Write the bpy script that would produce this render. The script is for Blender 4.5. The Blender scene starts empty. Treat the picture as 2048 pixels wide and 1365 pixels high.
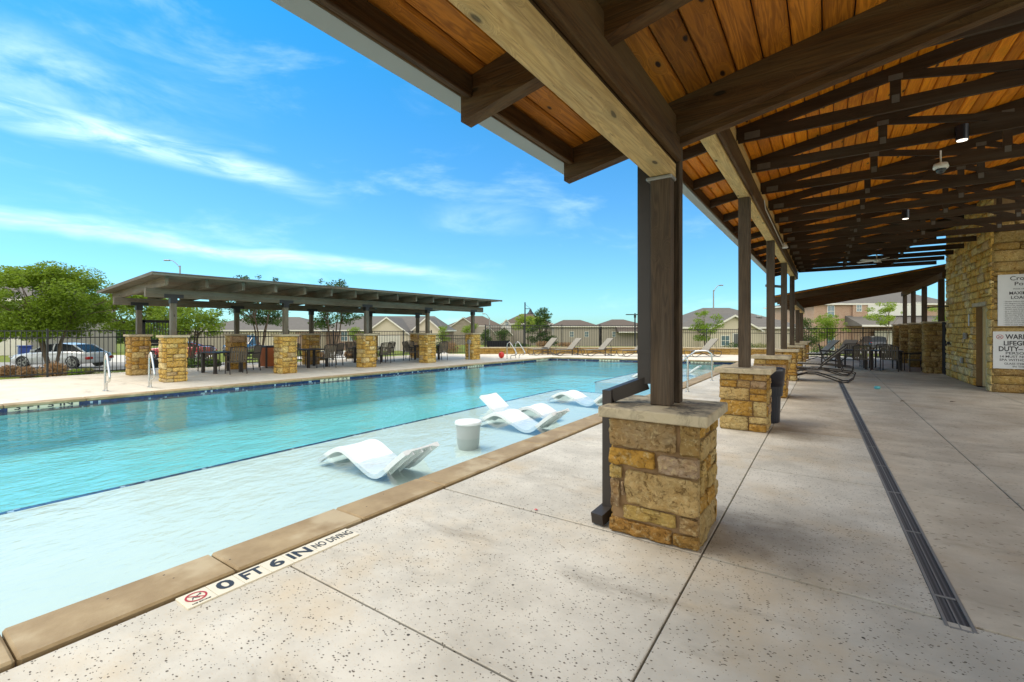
import bpy, bmesh, math, random
import numpy as np
from mathutils import Vector, Matrix, noise as mnoise
R = math.radians
S = bpy.context.scene
COL = S.collection
H = 1.5                                   # eye height above the pool deck

# ---------------------------------------------------------------- camera
YAW = math.atan((1650 - 1024) / 920)      # the canopy runs along +Y, the camera looks 34 degrees left of it
FW = Vector((-math.sin(YAW), math.cos(YAW), 0)); RT = Vector((math.cos(YAW), math.sin(YAW), 0))
cd = bpy.data.cameras.new('camera'); cam = bpy.data.objects.new('camera', cd); COL.objects.link(cam)
cam.location = (0, 0, H); cam.rotation_euler = (R(90), 0, YAW)
cd.sensor_width = 36; cd.lens = 920 / 2048 * 36; cd.shift_y = -21.5 / 2048
cd.clip_start = 0.05; cd.clip_end = 3000
S.camera = cam

# ---------------------------------------------------------------- light
SUN_EL, SUN_AZ = R(62), R(-112)            # azimuth measured from +Y towards +X
world = bpy.data.worlds.new('World'); S.world = world; world.use_nodes = True
sl = bpy.data.lights.new('sun', 'SUN'); so = bpy.data.objects.new('sun', sl); COL.objects.link(so)
sl.energy = .92; sl.angle = R(30); sl.color = (1.0, .93, .82)
sd = Vector((math.sin(SUN_AZ) * math.cos(SUN_EL), math.cos(SUN_AZ) * math.cos(SUN_EL), math.sin(SUN_EL)))
so.rotation_euler = sd.to_track_quat('Z', 'Y').to_euler()
S.view_settings.view_transform = 'Standard'; S.view_settings.look = 'None'
S.view_settings.gamma = 1; S.view_settings.use_curve_mapping = False
S.view_settings.exposure = 1.2
S.view_settings.use_white_balance = True; S.view_settings.white_balance_temperature = 7400; S.view_settings.white_balance_tint = 12
S.render.engine = 'CYCLES'
S.cycles.max_bounces = 6; S.cycles.diffuse_bounces = 3; S.cycles.transparent_max_bounces = 12
S.cycles.caustics_reflective = False; S.cycles.caustics_refractive = False

# ---------------------------------------------------------------- node helper
class NT:
    def __init__(s, nt): s.nt = nt; s.n = nt.nodes; s.l = nt.links
    def new(s, t, **k):
        n = s.n.new(t)
        for a, b in k.items(): setattr(n, a, b)
        return n
    def put(s, sock, v):
        if v is None: return
        if isinstance(v, bpy.types.NodeSocket): s.l.new(v, sock)
        else:
            if isinstance(v, (tuple, list)) and len(v) == 3 and sock.type == 'RGBA': v = (*v, 1)
            sock.default_value = v
    def m(s, op, a, b=None, c=None, clamp=False):
        n = s.new('ShaderNodeMath', operation=op, use_clamp=clamp)
        s.put(n.inputs[0], a); s.put(n.inputs[1], b)
        if c is not None: s.put(n.inputs[2], c)
        return n.outputs[0]
    def vm(s, op, a, b=None, out=0):
        n = s.new('ShaderNodeVectorMath', operation=op); s.put(n.inputs[0], a)
        if b is not None: s.put(n.inputs[1], b)
        return n.outputs[out]
    def mixc(s, f, a, b, blend='MIX'):
        n = s.new('ShaderNodeMix', data_type='RGBA', blend_type=blend)
        s.put(n.inputs[0], f); s.put(n.inputs[6], a); s.put(n.inputs[7], b); return n.outputs[2]
    def map(s, v, scale=(1, 1, 1), loc=(0, 0, 0), rot=(0, 0, 0)):
        n = s.new('ShaderNodeMapping'); s.put(n.inputs[0], v)
        n.inputs[1].default_value = loc; n.inputs[2].default_value = rot; n.inputs[3].default_value = scale
        return n.outputs[0]
    def noise(s, v, scale=5, detail=4, rough=.55, dist=0):
        n = s.new('ShaderNodeTexNoise'); s.put(n.inputs['Vector'], v)
        n.inputs['Scale'].default_value = scale; n.inputs['Detail'].default_value = detail
        n.inputs['Roughness'].default_value = rough; n.inputs['Distortion'].default_value = dist
        return n.outputs['Fac']
    def vor(s, v, scale=5, feature='F1', rand=1):
        n = s.new('ShaderNodeTexVoronoi', feature=feature); s.put(n.inputs['Vector'], v)
        n.inputs['Scale'].default_value = scale; n.inputs['Randomness'].default_value = rand
        return n
    def ss(s, v, a, b):                      # smoothstep a..b -> 0..1
        n = s.new('ShaderNodeMapRange', interpolation_type='SMOOTHSTEP'); s.put(n.inputs[0], v)
        s.put(n.inputs[1], a); s.put(n.inputs[2], b); return n.outputs[0]
    def bump(s, h, strength=.5, dist=.01, normal=None):
        n = s.new('ShaderNodeBump'); s.put(n.inputs['Height'], h)
        n.inputs['Strength'].default_value = strength; n.inputs['Distance'].default_value = dist
        if normal is not None: s.put(n.inputs['Normal'], normal)
        return n.outputs[0]
    def co(s, rnd=True):
        c = s.new('ShaderNodeTexCoord').outputs['Object']
        if rnd:
            r = s.new('ShaderNodeObjectInfo').outputs['Random']
            cx = s.new('ShaderNodeCombineXYZ'); s.put(cx.inputs[0], s.m('MULTIPLY', r, 37.)); s.put(cx.inputs[1], s.m('MULTIPLY', r, 91.)); s.put(cx.inputs[2], s.m('MULTIPLY', r, 53.))
            c = s.vm('ADD', c, cx.outputs[0])
        return c
    def orand(s): return s.new('ShaderNodeObjectInfo').outputs['Random']
    def ocol(s): return s.new('ShaderNodeObjectInfo').outputs['Color']
    def bsdf(s, color, rough=.7, metal=0, normal=None, spec=.5, **k):
        b = s.new('ShaderNodeBsdfPrincipled'); s.put(b.inputs['Base Color'], color); s.put(b.inputs['Roughness'], rough)
        s.put(b.inputs['Metallic'], metal); s.put(b.inputs['Specular IOR Level'], spec)
        if normal is not None: s.put(b.inputs['Normal'], normal)
        for a, v in k.items(): s.put(b.inputs[a], v)
        return b.outputs[0]
    def out(s, sh, vol=None):
        o = s.new('ShaderNodeOutputMaterial'); s.l.new(sh, o.inputs[0])
        if vol is not None: s.l.new(vol, o.inputs[1])
def M_(name):
    m = bpy.data.materials.new(name); m.use_nodes = True; m.node_tree.nodes.clear(); return m, NT(m.node_tree)
MAT = {}
def simple(name, col, rough=.6, metal=0, var=.12, scale=6, bump=.0, spec=.5):
    m, t = M_(name); c = t.co()
    n = t.noise(c, scale, 5)
    k = t.m('MULTIPLY_ADD', n, 2 * var, 1 - var)
    colr = t.vm('SCALE', (col[0], col[1], col[2])); sc = colr.node.inputs['Scale']; t.put(sc, k)
    nm = t.bump(t.noise(c, scale * 8, 4), bump, .01) if bump else None
    t.out(t.bsdf(colr, rough, metal, nm, spec)); MAT[name] = m; return m

# ---- sky
t = NT(world.node_tree); world.node_tree.nodes.clear()
sky = t.new('ShaderNodeTexSky', sky_type='NISHITA'); sky.sun_disc = False
sky.sun_elevation = SUN_EL; sky.sun_rotation = SUN_AZ; sky.air_density = 1.0; sky.dust_density = .4; sky.ozone_density = 2.2
D = t.new('ShaderNodeTexCoord').outputs['Generated']
dz = t.new('ShaderNodeSeparateXYZ'); t.put(dz.inputs[0], D)
af = t.vm('DOT_PRODUCT', D, tuple(FW), 1); ar = t.vm('DOT_PRODUCT', D, tuple(RT), 1)
az = t.m('ARCTAN2', ar, af); el = t.m('ARCSINE', dz.outputs[2])
cv = t.new('ShaderNodeCombineXYZ'); t.put(cv.inputs[0], az); t.put(cv.inputs[1], el)
wob = t.noise(t.map(cv.outputs[0], (3, 5, 1)), 1.5, 3)
fine = t.noise(t.map(cv.outputs[0], (5, 26, 1), rot=(0, 0, R(-9))), 1.5, 7, .62, .5)
soft = t.noise(t.map(cv.outputs[0], (2.2, 6, 1), loc=(3.1, 1.7, 0), rot=(0, 0, R(-8))), 1.6, 6, .6, .4)
def band(c0, c1, c2, w, a0, a1, fw=.12):
    e = t.m('MULTIPLY_ADD', az, c1, c0); e = t.m('ADD', e, t.m('MULTIPLY', t.m('MULTIPLY', az, az), c2))
    e = t.m('ADD', e, t.m('MULTIPLY_ADD', wob, .05, -.025))
    dd = t.m('ABSOLUTE', t.m('DIVIDE', t.m('SUBTRACT', el, e), w))
    g = t.m('SUBTRACT', 1., t.ss(dd, 0., 1.))
    return t.m('MULTIPLY', g, t.m('MULTIPLY', t.ss(az, a0 - fw, a0 + fw), t.m('SUBTRACT', 1., t.ss(az, a1 - fw, a1 + fw))))
b1 = band(.1755, -.31, -.17, .036, -1.6, -.44)
b2 = band(.108, -.07, 0, .024, -1.6, -.16, .2)
b3 = band(.375, 0, 0, .075, -1.6, -.62, .16)
b4 = band(.232, 0, 0, .05, -.16, .02, .07)
cl = t.m('MULTIPLY', b1, t.m('MULTIPLY_ADD', t.ss(fine, .3, .75), .62, .1))
cl = t.m('MAXIMUM', cl, t.m('MULTIPLY', b2, t.m('MULTIPLY_ADD', t.ss(fine, .3, .75), .5, .15)))
cl = t.m('MAXIMUM', cl, t.m('MULTIPLY', b3, t.m('MULTIPLY', t.ss(soft, .38, .75), .55)))
cl = t.m('MAXIMUM', cl, t.m('MULTIPLY', b4, t.m('MULTIPLY', t.ss(soft, .35, .75), .4)))
cl = t.m('MAXIMUM', cl, t.m('MULTIPLY', t.ss(soft, .5, .85), .3))
fill_veil = t.m('MULTIPLY', t.m('MAXIMUM', t.ss(el, .62, 1.15), t.ss(af, .35, -.35)), t.m('MULTIPLY_ADD', t.ss(soft, .3, .7), .35, .6))  # unseen bright cloud added overhead and behind the camera as fill light
tint = t.mixc(t.ss(el, 0., .75), (.28, .585, .80), (.0, .60, .88))
skc = t.mixc(1., sky.outputs[0], tint, 'MULTIPLY')
skc = t.mixc(cl, skc, (4.6, 6.3, 7.4)); skc = t.mixc(fill_veil, skc, (7.8, 8.3, 8.6))
bg = t.new('ShaderNodeBackground'); t.put(bg.inputs[0], skc); bg.inputs[1].default_value = .12
wo = t.new('ShaderNodeOutputWorld'); t.l.new(bg.outputs[0], wo.inputs[0])

# ---------------------------------------------------------------- mesh helpers
class MB:
    def __init__(s): s.v = []; s.f = []
    def add(s, vs, fs):
        o = len(s.v); s.v += [tuple(p) for p in vs]; s.f += [tuple(i + o for i in f) for f in fs]; return s
    def box(s, x0, x1, y0, y1, z0, z1, mat=None):
        vs = [Vector((x, y, z)) for z in (z0, z1) for x, y in ((x0, y0), (x1, y0), (x1, y1), (x0, y1))]
        if mat is not None: vs = [mat @ v for v in vs]
        return s.add(vs, [(3, 2, 1, 0), (4, 5, 6, 7), (0, 1, 5, 4), (1, 2, 6, 5), (2, 3, 7, 6), (3, 0, 4, 7)])
    def cbox(s, x0, x1, y0, y1, z0, z1, c=.008):      # box with chamfered edges
        g = [(x0, x0 + c, x1 - c, x1), (y0, y0 + c, y1 - c, y1), (z0, z0 + c, z1 - c, z1)]
        bm = bmesh.new(); bmesh.ops.create_cube(bm, size=1)
        for v in bm.verts:
            v.co = Vector(((x0 + x1) / 2 + v.co.x * (x1 - x0), (y0 + y1) / 2 + v.co.y * (y1 - y0), (z0 + z1) / 2 + v.co.z * (z1 - z0)))
        bmesh.ops.bevel(bm, geom=bm.edges[:], offset=c, segments=1, affect='EDGES')
        bm.verts.index_update(); s.add([v.co for v in bm.verts], [[v.index for v in f.verts] for f in bm.faces]); bm.free(); return s
    def prism(s, poly, z0, z1):                       # polygon (x,y) CCW extruded in z
        n = len(poly); vs = [(x, y, z0) for x, y in poly] + [(x, y, z1) for x, y in poly]
        return s.add(vs, [tuple(range(n - 1, -1, -1)), tuple(range(n, 2 * n))] + [(i, (i + 1) % n, n + (i + 1) % n, n + i) for i in range(n)])
    def xprism(s, prof, y0, y1):                      # profile (x,z) extruded along y
        n = len(prof); vs = [(x, y0, z) for x, z in prof] + [(x, y1, z) for x, z in prof]
        return s.add(vs, [tuple(range(n)), tuple(range(2 * n - 1, n - 1, -1))] + [(i, n + i, n + (i + 1) % n, (i + 1) % n) for i in range(n)])
    def tube(s, pts, r, n=8, caps=True):
        pts = [Vector(p) for p in pts]; k = len(pts); rr = r if isinstance(r, (list, tuple)) else [r] * k
        vs = []; up = None
        for i, p in enumerate(pts):
            d = (pts[min(i + 1, k - 1)] - pts[max(i - 1, 0)]).normalized()
            if up is None:
                up = Vector((0, 0, 1)) if abs(d.z) < .9 else Vector((1, 0, 0))
            a = (up - d * up.dot(d)).normalized(); b = d.cross(a); up = a
            for j in range(n):
                q = 2 * math.pi * j / n; vs.append(p + (a * math.cos(q) + b * math.sin(q)) * rr[i])
        fs = [(i * n + j, i * n + (j + 1) % n, (i + 1) * n + (j + 1) % n, (i + 1) * n + j) for i in range(k - 1) for j in range(n)]
        if caps: fs += [tuple(range(n - 1, -1, -1)), tuple(range((k - 1) * n, k * n))]
        return s.add(vs, fs)
    def lathe(s, prof, n=24, c=(0, 0)):
        vs = [(c[0] + r * math.cos(2 * math.pi * j / n), c[1] + r * math.sin(2 * math.pi * j / n), z) for r, z in prof for j in range(n)]
        k = len(prof)
        fs = [(i * n + j, i * n + (j + 1) % n, (i + 1) * n + (j + 1) % n, (i + 1) * n + j) for i in range(k - 1) for j in range(n)]
        fs += [tuple(range(n - 1, -1, -1)), tuple(range((k - 1) * n, k * n))]
        return s.add(vs, fs)
    def bar(s, p, q, w, h=None):                      # rectangular bar from p to q, w horizontal, h vertical
        h = h or w; p = Vector(p); q = Vector(q); d = q - p; L = d.length; d.normalize()
        up = Vector((0, 0, 1)) if abs(d.z) < .95 else Vector((0, 1, 0))
        a = d.cross(up).normalized(); b = a.cross(d)
        vs = [e + a * sx * w / 2 + b * sy * h / 2 for e in (p, q) for sx, sy in ((-1, -1), (1, -1), (1, 1), (-1, 1))]
        return s.add(vs, [(0, 3, 2, 1), (4, 5, 6, 7), (0, 1, 5, 4), (1, 2, 6, 5), (2, 3, 7, 6), (3, 0, 4, 7)])
    def mesh(s, name, mat, smooth=False):
        me = bpy.data.meshes.new(name); me.from_pydata(s.v, [], s.f); me.update()
        if mat: me.materials.append(MAT[mat] if isinstance(mat, str) else mat)
        if smooth: me.polygons.foreach_set('use_smooth', [True] * len(me.polygons))
        return me
    def build(s, name, mat, parent=None, loc=None, rz=0, color=None, smooth=False, **k):
        o = bpy.data.objects.new(name, s.mesh(name, mat, smooth)); COL.objects.link(o)
        if parent: o.parent = parent
        if loc: o.location = loc
        if rz: o.rotation_euler[2] = rz
        if color: o.color = (*color, 1)
        for a, b in k.items(): o[a] = b
        return o
def tag(o, label, cat, group=None):
    o['label'] = label; o['category'] = cat
    if group: o['group'] = group
    return o
def thing(name, label, cat, loc=(0, 0, 0), rz=0, group=None):
    o = bpy.data.objects.new(name, None); COL.objects.link(o); o.empty_display_size = .2
    o.location = loc; o.rotation_euler = (0, 0, rz); return tag(o, label, cat, group)
def struct(o): o['kind'] = 'structure'; return o
def kids(o): return [c for c in bpy.data.objects if c.parent == o]
def dup(root, loc, rz, label, group=None):
    def rec(o, par):
        c = o.copy(); COL.objects.link(c); c.parent = par
        for k in tree[o]: rec(k, c)
        return c
    tree = {}
    def scan(o):
        tree[o] = kids(o)
        for k in tree[o]: scan(k)
    scan(root); r = rec(root, None); r.location = loc; r.rotation_euler = (0, 0, rz); r['label'] = label
    if group: r['group'] = group
    return r
def text_mesh(txt, size, mat, width=None, align='CENTER', bold=0.0, sx=1.0):
    c = bpy.data.curves.new('text', 'FONT'); c.body = txt; c.size = size; c.align_x = align; c.align_y = 'CENTER'
    c.extrude = .0012; c.offset = bold; c.resolution_u = 3
    o = bpy.data.objects.new('text', c); COL.objects.link(o); bpy.context.view_layer.update()
    me = bpy.data.meshes.new_from_object(o.evaluated_get(bpy.context.evaluated_depsgraph_get()))
    bpy.data.objects.remove(o); me.materials.clear(); me.materials.append(MAT[mat])
    xs = [v.co.x for v in me.vertices]
    f = sx
    if width and xs: f = width / (max(xs) - min(xs))
    for v in me.vertices: v.co.x *= f
    return me
def mesh_obj(name, me, parent=None, loc=(0, 0, 0), rot=(0, 0, 0)):
    o = bpy.data.objects.new(name, me); COL.objects.link(o); o.location = loc; o.rotation_euler = rot
    if parent: o.parent = parent
    return o
def P(u, d, z=0): v = RT * u + FW * d; return (v.x, v.y, z)
def PX(x, d, z=0): return P((x - 1024) / 920 * d, d, z)
rng = random.Random(7)
# ---------------------------------------------------------------- materials
def wood(name, dark, light, axis, knots=.5, rough=.75, wear=0.0, wearcol=(.3, .3, .28), plankvar=.35, bstr=.35):
    m, t = M_(name); c = t.co()
    a, b = .55, 9.
    sc = {'x': (a, b, b), 'y': (b, a, b), 'z': (b, b, a)}[axis]
    k1 = {'x': (1.5, 4., 4.), 'y': (4., 1.5, 4.), 'z': (4., 4., 1.5)}[axis]
    vo = t.vor(t.map(c, k1), 1.6)
    kd = vo.outputs['Distance'];
    sepc = t.new('ShaderNodeSeparateColor'); t.put(sepc.inputs[0], vo.outputs['Color'])
    pick = t.m('GREATER_THAN', sepc.outputs[0], .18 if 'ceil' in name else .4)
    kn = t.m('MULTIPLY', pick, t.m('SUBTRACT', 1., t.ss(kd, .06, .38)))
    core = t.m('MULTIPLY', pick, t.m('SUBTRACT', 1., t.ss(kd, .07, .14)))
    cc = t.vm('ADD', t.map(c, sc), t.vm('SCALE', (1, 1, 1)))
    warp = t.new('ShaderNodeCombineXYZ')
    for i in range(3): t.put(warp.inputs[i], t.m('MULTIPLY', kn, 1.6))
    g1 = t.noise(t.vm('ADD', t.map(c, sc), warp.outputs[0]), 1.2, 3, .55, .6)
    rings = t.m('SINE', t.m('MULTIPLY', g1, 60.))
    g2 = t.noise(t.map(c, tuple(v * (1 if v > 1 else .7) for v in sc)), 7, 4, .6)
    g3 = t.noise(c, 1.1, 3)
    f = t.m('MULTIPLY_ADD', rings, .16, t.m('MULTIPLY_ADD', g2, .7, t.m('MULTIPLY_ADD', g3, .7, -.22)), clamp=True)
    col = t.mixc(f, dark, light)
    col = t.mixc(t.m('MULTIPLY', core, knots + .3, clamp=True), col, tuple(v * .12 for v in dark))
    col = t.mixc(t.m('MULTIPLY', t.m('SUBTRACT', kn, core), knots, clamp=True), col, tuple(v * .6 for v in light))
    r = t.orand(); pv = t.m('MULTIPLY_ADD', r, 2 * plankvar, 1 - plankvar)
    col = t.vm('SCALE', col); t.put(col.node.inputs['Scale'], pv)
    if wear: col = t.mixc(t.m('MULTIPLY', t.ss(t.noise(t.map(c, tuple(v * .5 for v in sc)), 1.3, 5, .65), .4, .66), wear), col, wearcol)
    if 'pale' in name:
        sp = t.m('MULTIPLY', t.ss(t.noise(t.map(c, sc), 9, 4, .75), .60, .68), t.ss(t.noise(c, 2.3, 3), .42, .58)); col = t.mixc(t.m('MULTIPLY', sp, .85), col, (.07, .05, .03))
    nm = t.bump(t.m('ADD', t.m('MULTIPLY', rings, .12), t.m('SUBTRACT', g2, core)), bstr, .006)
    t.out(t.bsdf(col, rough, 0, nm, .3)); MAT[name] = m
DK, DL = (.018, .008, .0025), (.12, .052, .013)
for ax in 'xyz': wood('beam_' + ax, DK, DL, ax, .8, wear=.4, wearcol=(.17, .115, .055), plankvar=.2, bstr=.6)
wood('beam_pale_y', (.34, .19, .06), (.88, .62, .27), 'y', .8, plankvar=.06, bstr=.8, wear=.35, wearcol=(.40, .32, .19))
wood('post_z', (.025, .016, .010), (.12, .078, .045), 'z', .8, wear=.4, wearcol=(.15, .12, .09), plankvar=.12)
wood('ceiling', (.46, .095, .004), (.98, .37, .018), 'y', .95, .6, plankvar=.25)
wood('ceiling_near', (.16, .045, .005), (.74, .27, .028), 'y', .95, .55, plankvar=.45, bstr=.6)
wood('truss_x', (.020, .010, .004), (.060, .030, .011), 'x', .3, wear=.25, wearcol=(.11, .10, .08), plankvar=.12)
for ax in 'xyz': wood('gray_' + ax, (.055, .042, .028), (.23, .18, .12), ax, .5, wear=.6, wearcol=(.17, .18, .16), plankvar=.2, bstr=.6)
wood('grayplank', (.10, .07, .045), (.30, .22, .15), 'x', .5, wear=.5, wearcol=(.25, .22, .19))

def stone(name, rel=.6):
    m, t = M_(name); c = t.co(); oc = t.ocol()
    n1 = t.noise(c, 7, 6, .65); n2 = t.noise(c, 26, 5, .7); n3 = t.noise(c, 2.2, 3)
    col = t.mixc(t.ss(n1, .35, .72), oc, t.mixc(.5, oc, (.44, .23, .05)))
    col = t.mixc(t.m('MULTIPLY', t.ss(n2, .50, .70), .7), col, (.70, .54, .28))
    col = t.mixc(t.m('MULTIPLY', t.ss(t.noise(c, 15, 6, .75, 1.4), .50, .66), .85), col, (.13, .065, .018))
    dr = t.vor(c, 42).outputs['Distance']
    col = t.mixc(t.m('MULTIPLY', t.m('SUBTRACT', 1., t.ss(dr, .05, .2)), .3), col, (.09, .05, .02))
    k = t.m('MULTIPLY_ADD', n3, .5, .75); col = t.vm('SCALE', col); t.put(col.node.inputs['Scale'], k)
    h = t.m('ADD', t.m('MULTIPLY', n1, 1.4), t.m('ADD', t.m('MULTIPLY', n2, .6), t.m('MULTIPLY', t.vor(t.map(c, (1, 1, 1.6)), 16, 'SMOOTH_F1').outputs['Distance'], .9)))
    h = t.m('ADD', h, t.m('MULTIPLY', t.noise(c, 85, 5, .75), .35)); t.out(t.bsdf(col, .9, 0, t.bump(h, rel, .045), .2)); MAT[name] = m
stone('stone', 1.); stone('stone_fine', .55)
def mortar():
    m, t = M_('mortar'); c = t.co()
    col = t.mixc(t.noise(c, 12, 5), (.20, .115, .05), (.33, .21, .11))
    t.out(t.bsdf(col, .95, 0, t.bump(t.noise(c, 60, 4), .5, .01), .2)); MAT['mortar'] = m
mortar()
def capstone():
    m, t = M_('capstone'); c = t.co()
    n = t.noise(c, 5, 5, .65)
    col = t.mixc(n, (.42, .34, .215), (.57, .48, .33))
    geo = t.new('ShaderNodeNewGeometry'); sp = t.new('ShaderNodeSeparateXYZ'); t.put(sp.inputs[0], geo.outputs['Normal'])
    st = t.m('MULTIPLY', t.ss(t.noise(c, 4.2, 7, .75, .6), .45, .64), t.m('MULTIPLY_ADD', t.ss(sp.outputs[2], .5, .9), .55, .3))
    col = t.mixc(st, col, (.07, .065, .055))
    cr = t.m('SUBTRACT', 1., t.ss(t.noise(t.map(c, (1, 1, .5)), 9, 5, .7, 2.), .40, .43)); 
    col = t.mixc(t.m('MULTIPLY', cr, .22), col, (.10, .08, .05))
    t.out(t.bsdf(col, .85, 0, t.bump(t.noise(c, 60, 5, .7), .3, .008), .25)); MAT['capstone'] = m
capstone()
def deck(name, base, base2, speck, stain, sc=31., amt=.9):
    m, t = M_(name); c = t.co(False)
    n = t.noise(c, 1.3, 6, .62); n2 = t.noise(c, 7, 5, .6)
    col = t.mixc(t.ss(n, .3, .7), base, base2)
    k = t.m('MULTIPLY_ADD', n2, .24, .88); col = t.vm('SCALE', col); t.put(col.node.inputs['Scale'], k)
    r = t.orand(); k = t.m('MULTIPLY_ADD', r, .10, .95); col = t.vm('SCALE', col); t.put(col.node.inputs['Scale'], k)
    # warm rust tinge and dirt in patches of their own
    col = t.mixc(t.m('MULTIPLY', t.ss(t.noise(t.map(c, (1, 1, 1), (4, 2, 0)), .9, 6, .65), .47, .72), .5), col, stain)
    col = t.mixc(t.m('MULTIPLY', t.ss(t.noise(t.map(c, (.8, 2.2, 1), (9, 5, 0)), .9, 8, .7, .5), .54, .72), .45), col, (.17, .14, .105))
    # darker brown streaks trailing towards +X from the foot of each pier
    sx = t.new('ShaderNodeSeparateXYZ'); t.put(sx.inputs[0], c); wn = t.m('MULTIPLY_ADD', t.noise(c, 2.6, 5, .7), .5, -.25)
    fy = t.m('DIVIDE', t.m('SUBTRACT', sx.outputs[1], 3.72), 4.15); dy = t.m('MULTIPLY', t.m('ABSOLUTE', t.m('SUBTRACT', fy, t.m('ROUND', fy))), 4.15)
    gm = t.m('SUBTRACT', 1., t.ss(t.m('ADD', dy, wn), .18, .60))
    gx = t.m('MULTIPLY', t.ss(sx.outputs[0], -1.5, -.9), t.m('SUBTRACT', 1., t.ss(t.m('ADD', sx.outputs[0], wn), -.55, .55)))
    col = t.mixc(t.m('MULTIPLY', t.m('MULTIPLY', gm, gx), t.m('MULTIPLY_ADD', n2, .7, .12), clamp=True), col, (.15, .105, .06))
    fl = t.ss(t.noise(t.map(c, (1, 1.6, 1)), 55, 3, .6), .58, .68); col = t.mixc(t.m('MULTIPLY', fl, .35), col, stain)
    # pits and dark aggregate flecks
    cd_ = t.vm('ADD', c, t.vm('SCALE', (1, 1, 1)))
    wv = t.new('ShaderNodeTexNoise'); t.put(wv.inputs['Vector'], c); wv.inputs['Scale'].default_value = 40
    wc = t.vm('SCALE', wv.outputs['Color']); wc.node.inputs['Scale'].default_value = .022
    v = t.vor(t.vm('ADD', t.map(c, (1, 1.55, 1), rot=(0, 0, .5)), wc), sc)
    s_ = t.new('ShaderNodeSeparateColor'); t.put(s_.inputs[0], v.outputs['Color'])
    thr = t.m('MULTIPLY_ADD', t.m('POWER', s_.outputs[0], 2.), .40, .07)
    dens = t.ss(t.noise(c, 1.9, 3), .15, .45)
    pit = t.m('MULTIPLY', t.m('MULTIPLY', t.m('SUBTRACT', 1., t.ss(v.outputs['Distance'], t.m('MULTIPLY', thr, .7), thr)), t.m('GREATER_THAN', s_.outputs[1], .34)), dens)
    col = t.mixc(t.m('MULTIPLY', pit, amt), col, speck)
    v2 = t.vor(c, 5.5); s2 = t.new('ShaderNodeSeparateColor'); t.put(s2.inputs[0], v2.outputs['Color'])
    big = t.m('MULTIPLY', t.m('LESS_THAN', v2.outputs['Distance'], .045), t.m('GREATER_THAN', s2.outputs[0], .6))
    col = t.mixc(big, col, (.06, .05, .04))
    h = t.m('SUBTRACT', t.m('MULTIPLY', t.noise(c, 90, 4, .7), .35), pit)
    rg = t.m('MULTIPLY_ADD', n2, .3, .55)
    t.out(t.bsdf(col, rg, 0, t.bump(h, .5, .004), .35)); MAT[name] = m
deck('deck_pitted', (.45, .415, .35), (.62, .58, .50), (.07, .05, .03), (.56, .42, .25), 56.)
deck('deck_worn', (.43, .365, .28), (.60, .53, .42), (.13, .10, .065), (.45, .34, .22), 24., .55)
deck('deck_far', (.64, .57, .46), (.72, .65, .54), (.35, .30, .24), (.6, .5, .38), 20., .3)
def coping():
    m, t = M_('coping'); c = t.co()
    n = t.noise(c, 3.2, 6, .62)
    col = t.mixc(t.ss(n, .3, .7), (.27, .18, .085), (.38, .27, .14))
    col = t.mixc(t.m('MULTIPLY', t.ss(t.noise(c, 1.6, 4, .6), .5, .66), .5), col, (.50, .41, .27))
    v = t.vor(c, 11); s_ = t.new('ShaderNodeSeparateColor'); t.put(s_.inputs[0], v.outputs['Color'])
    pit = t.m('MULTIPLY', t.m('LESS_THAN', v.outputs['Distance'], .075), t.m('GREATER_THAN', s_.outputs[0], .72))
    col = t.mixc(pit, col, (.06, .035, .02))
    t.out(t.bsdf(col, .6, 0, t.bump(t.m('SUBTRACT', t.noise(c, 70, 4), pit), .3, .006), .4)); MAT['coping'] = m
coping()
def plaster():
    m, t = M_('pool_plaster'); c = t.co(False)
    col = t.mixc(t.noise(c, 1.2, 5, .6), (.50, .59, .54), (.60, .68, .62))
    t.out(t.bsdf(col, .7, 0, None, .2)); MAT['pool_plaster'] = m
    m, t = M_('deep_plaster'); c = t.co(False)
    col = t.mixc(t.noise(c, .8, 5, .6), (.10, .49, .51), (.18, .59, .60))
    t.out(t.bsdf(col, .7, 0, None, .2)); MAT['deep_plaster'] = m
plaster()
def water():
    m, t = M_('water'); c = t.co(False)
    n1 = t.noise(t.map(c, (1, .8, 1), rot=(0, 0, .6)), 2.6, 4, .55, .4); n2 = t.noise(t.map(c, (1, .5, 1), rot=(0, 0, .3)), 11, 3, .5, .3)
    calm = t.ss(t.noise(c, .22, 2), .35, .6)
    calm = t.m('MULTIPLY', calm, t.m('MULTIPLY_ADD', t.ss(t.new_x(c), -6.2, -4.6), -.7, 1.))
    h = t.m('MULTIPLY', t.m('ADD', n1, t.m('MULTIPLY', n2, .4)), t.m('MULTIPLY_ADD', calm, .8, .25))
    nm = t.bump(h, .6, .06)
    lw = t.new('ShaderNodeLayerWeight'); lw.inputs[0].default_value = .5; t.put(lw.inputs[1], nm); fr_ = t.m('MULTIPLY_ADD', t.m('POWER', lw.outputs['Facing'], 4.6), .9, .022)
    tr = t.new('ShaderNodeBsdfTransparent'); tr.inputs[0].default_value = (.93, .985, .99, 1)
    gl = t.new('ShaderNodeBsdfGlossy'); gl.inputs['Roughness'].default_value = .03; t.put(gl.inputs['Normal'], nm)
    mx = t.new('ShaderNodeMixShader'); t.put(mx.inputs[0], fr_); t.l.new(tr.outputs[0], mx.inputs[1]); t.l.new(gl.outputs[0], mx.inputs[2])
    ab = t.new('ShaderNodeVolumeAbsorption'); ab.inputs[0].default_value = (.08, .76, .88, 1); ab.inputs[1].default_value = .42
    t.out(mx.outputs[0]); MAT['water'] = m
def _nx(s, v):
    n = s.new('ShaderNodeSeparateXYZ'); s.put(n.inputs[0], v); return n.outputs[0]
NT.new_x = _nx
water()
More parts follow.
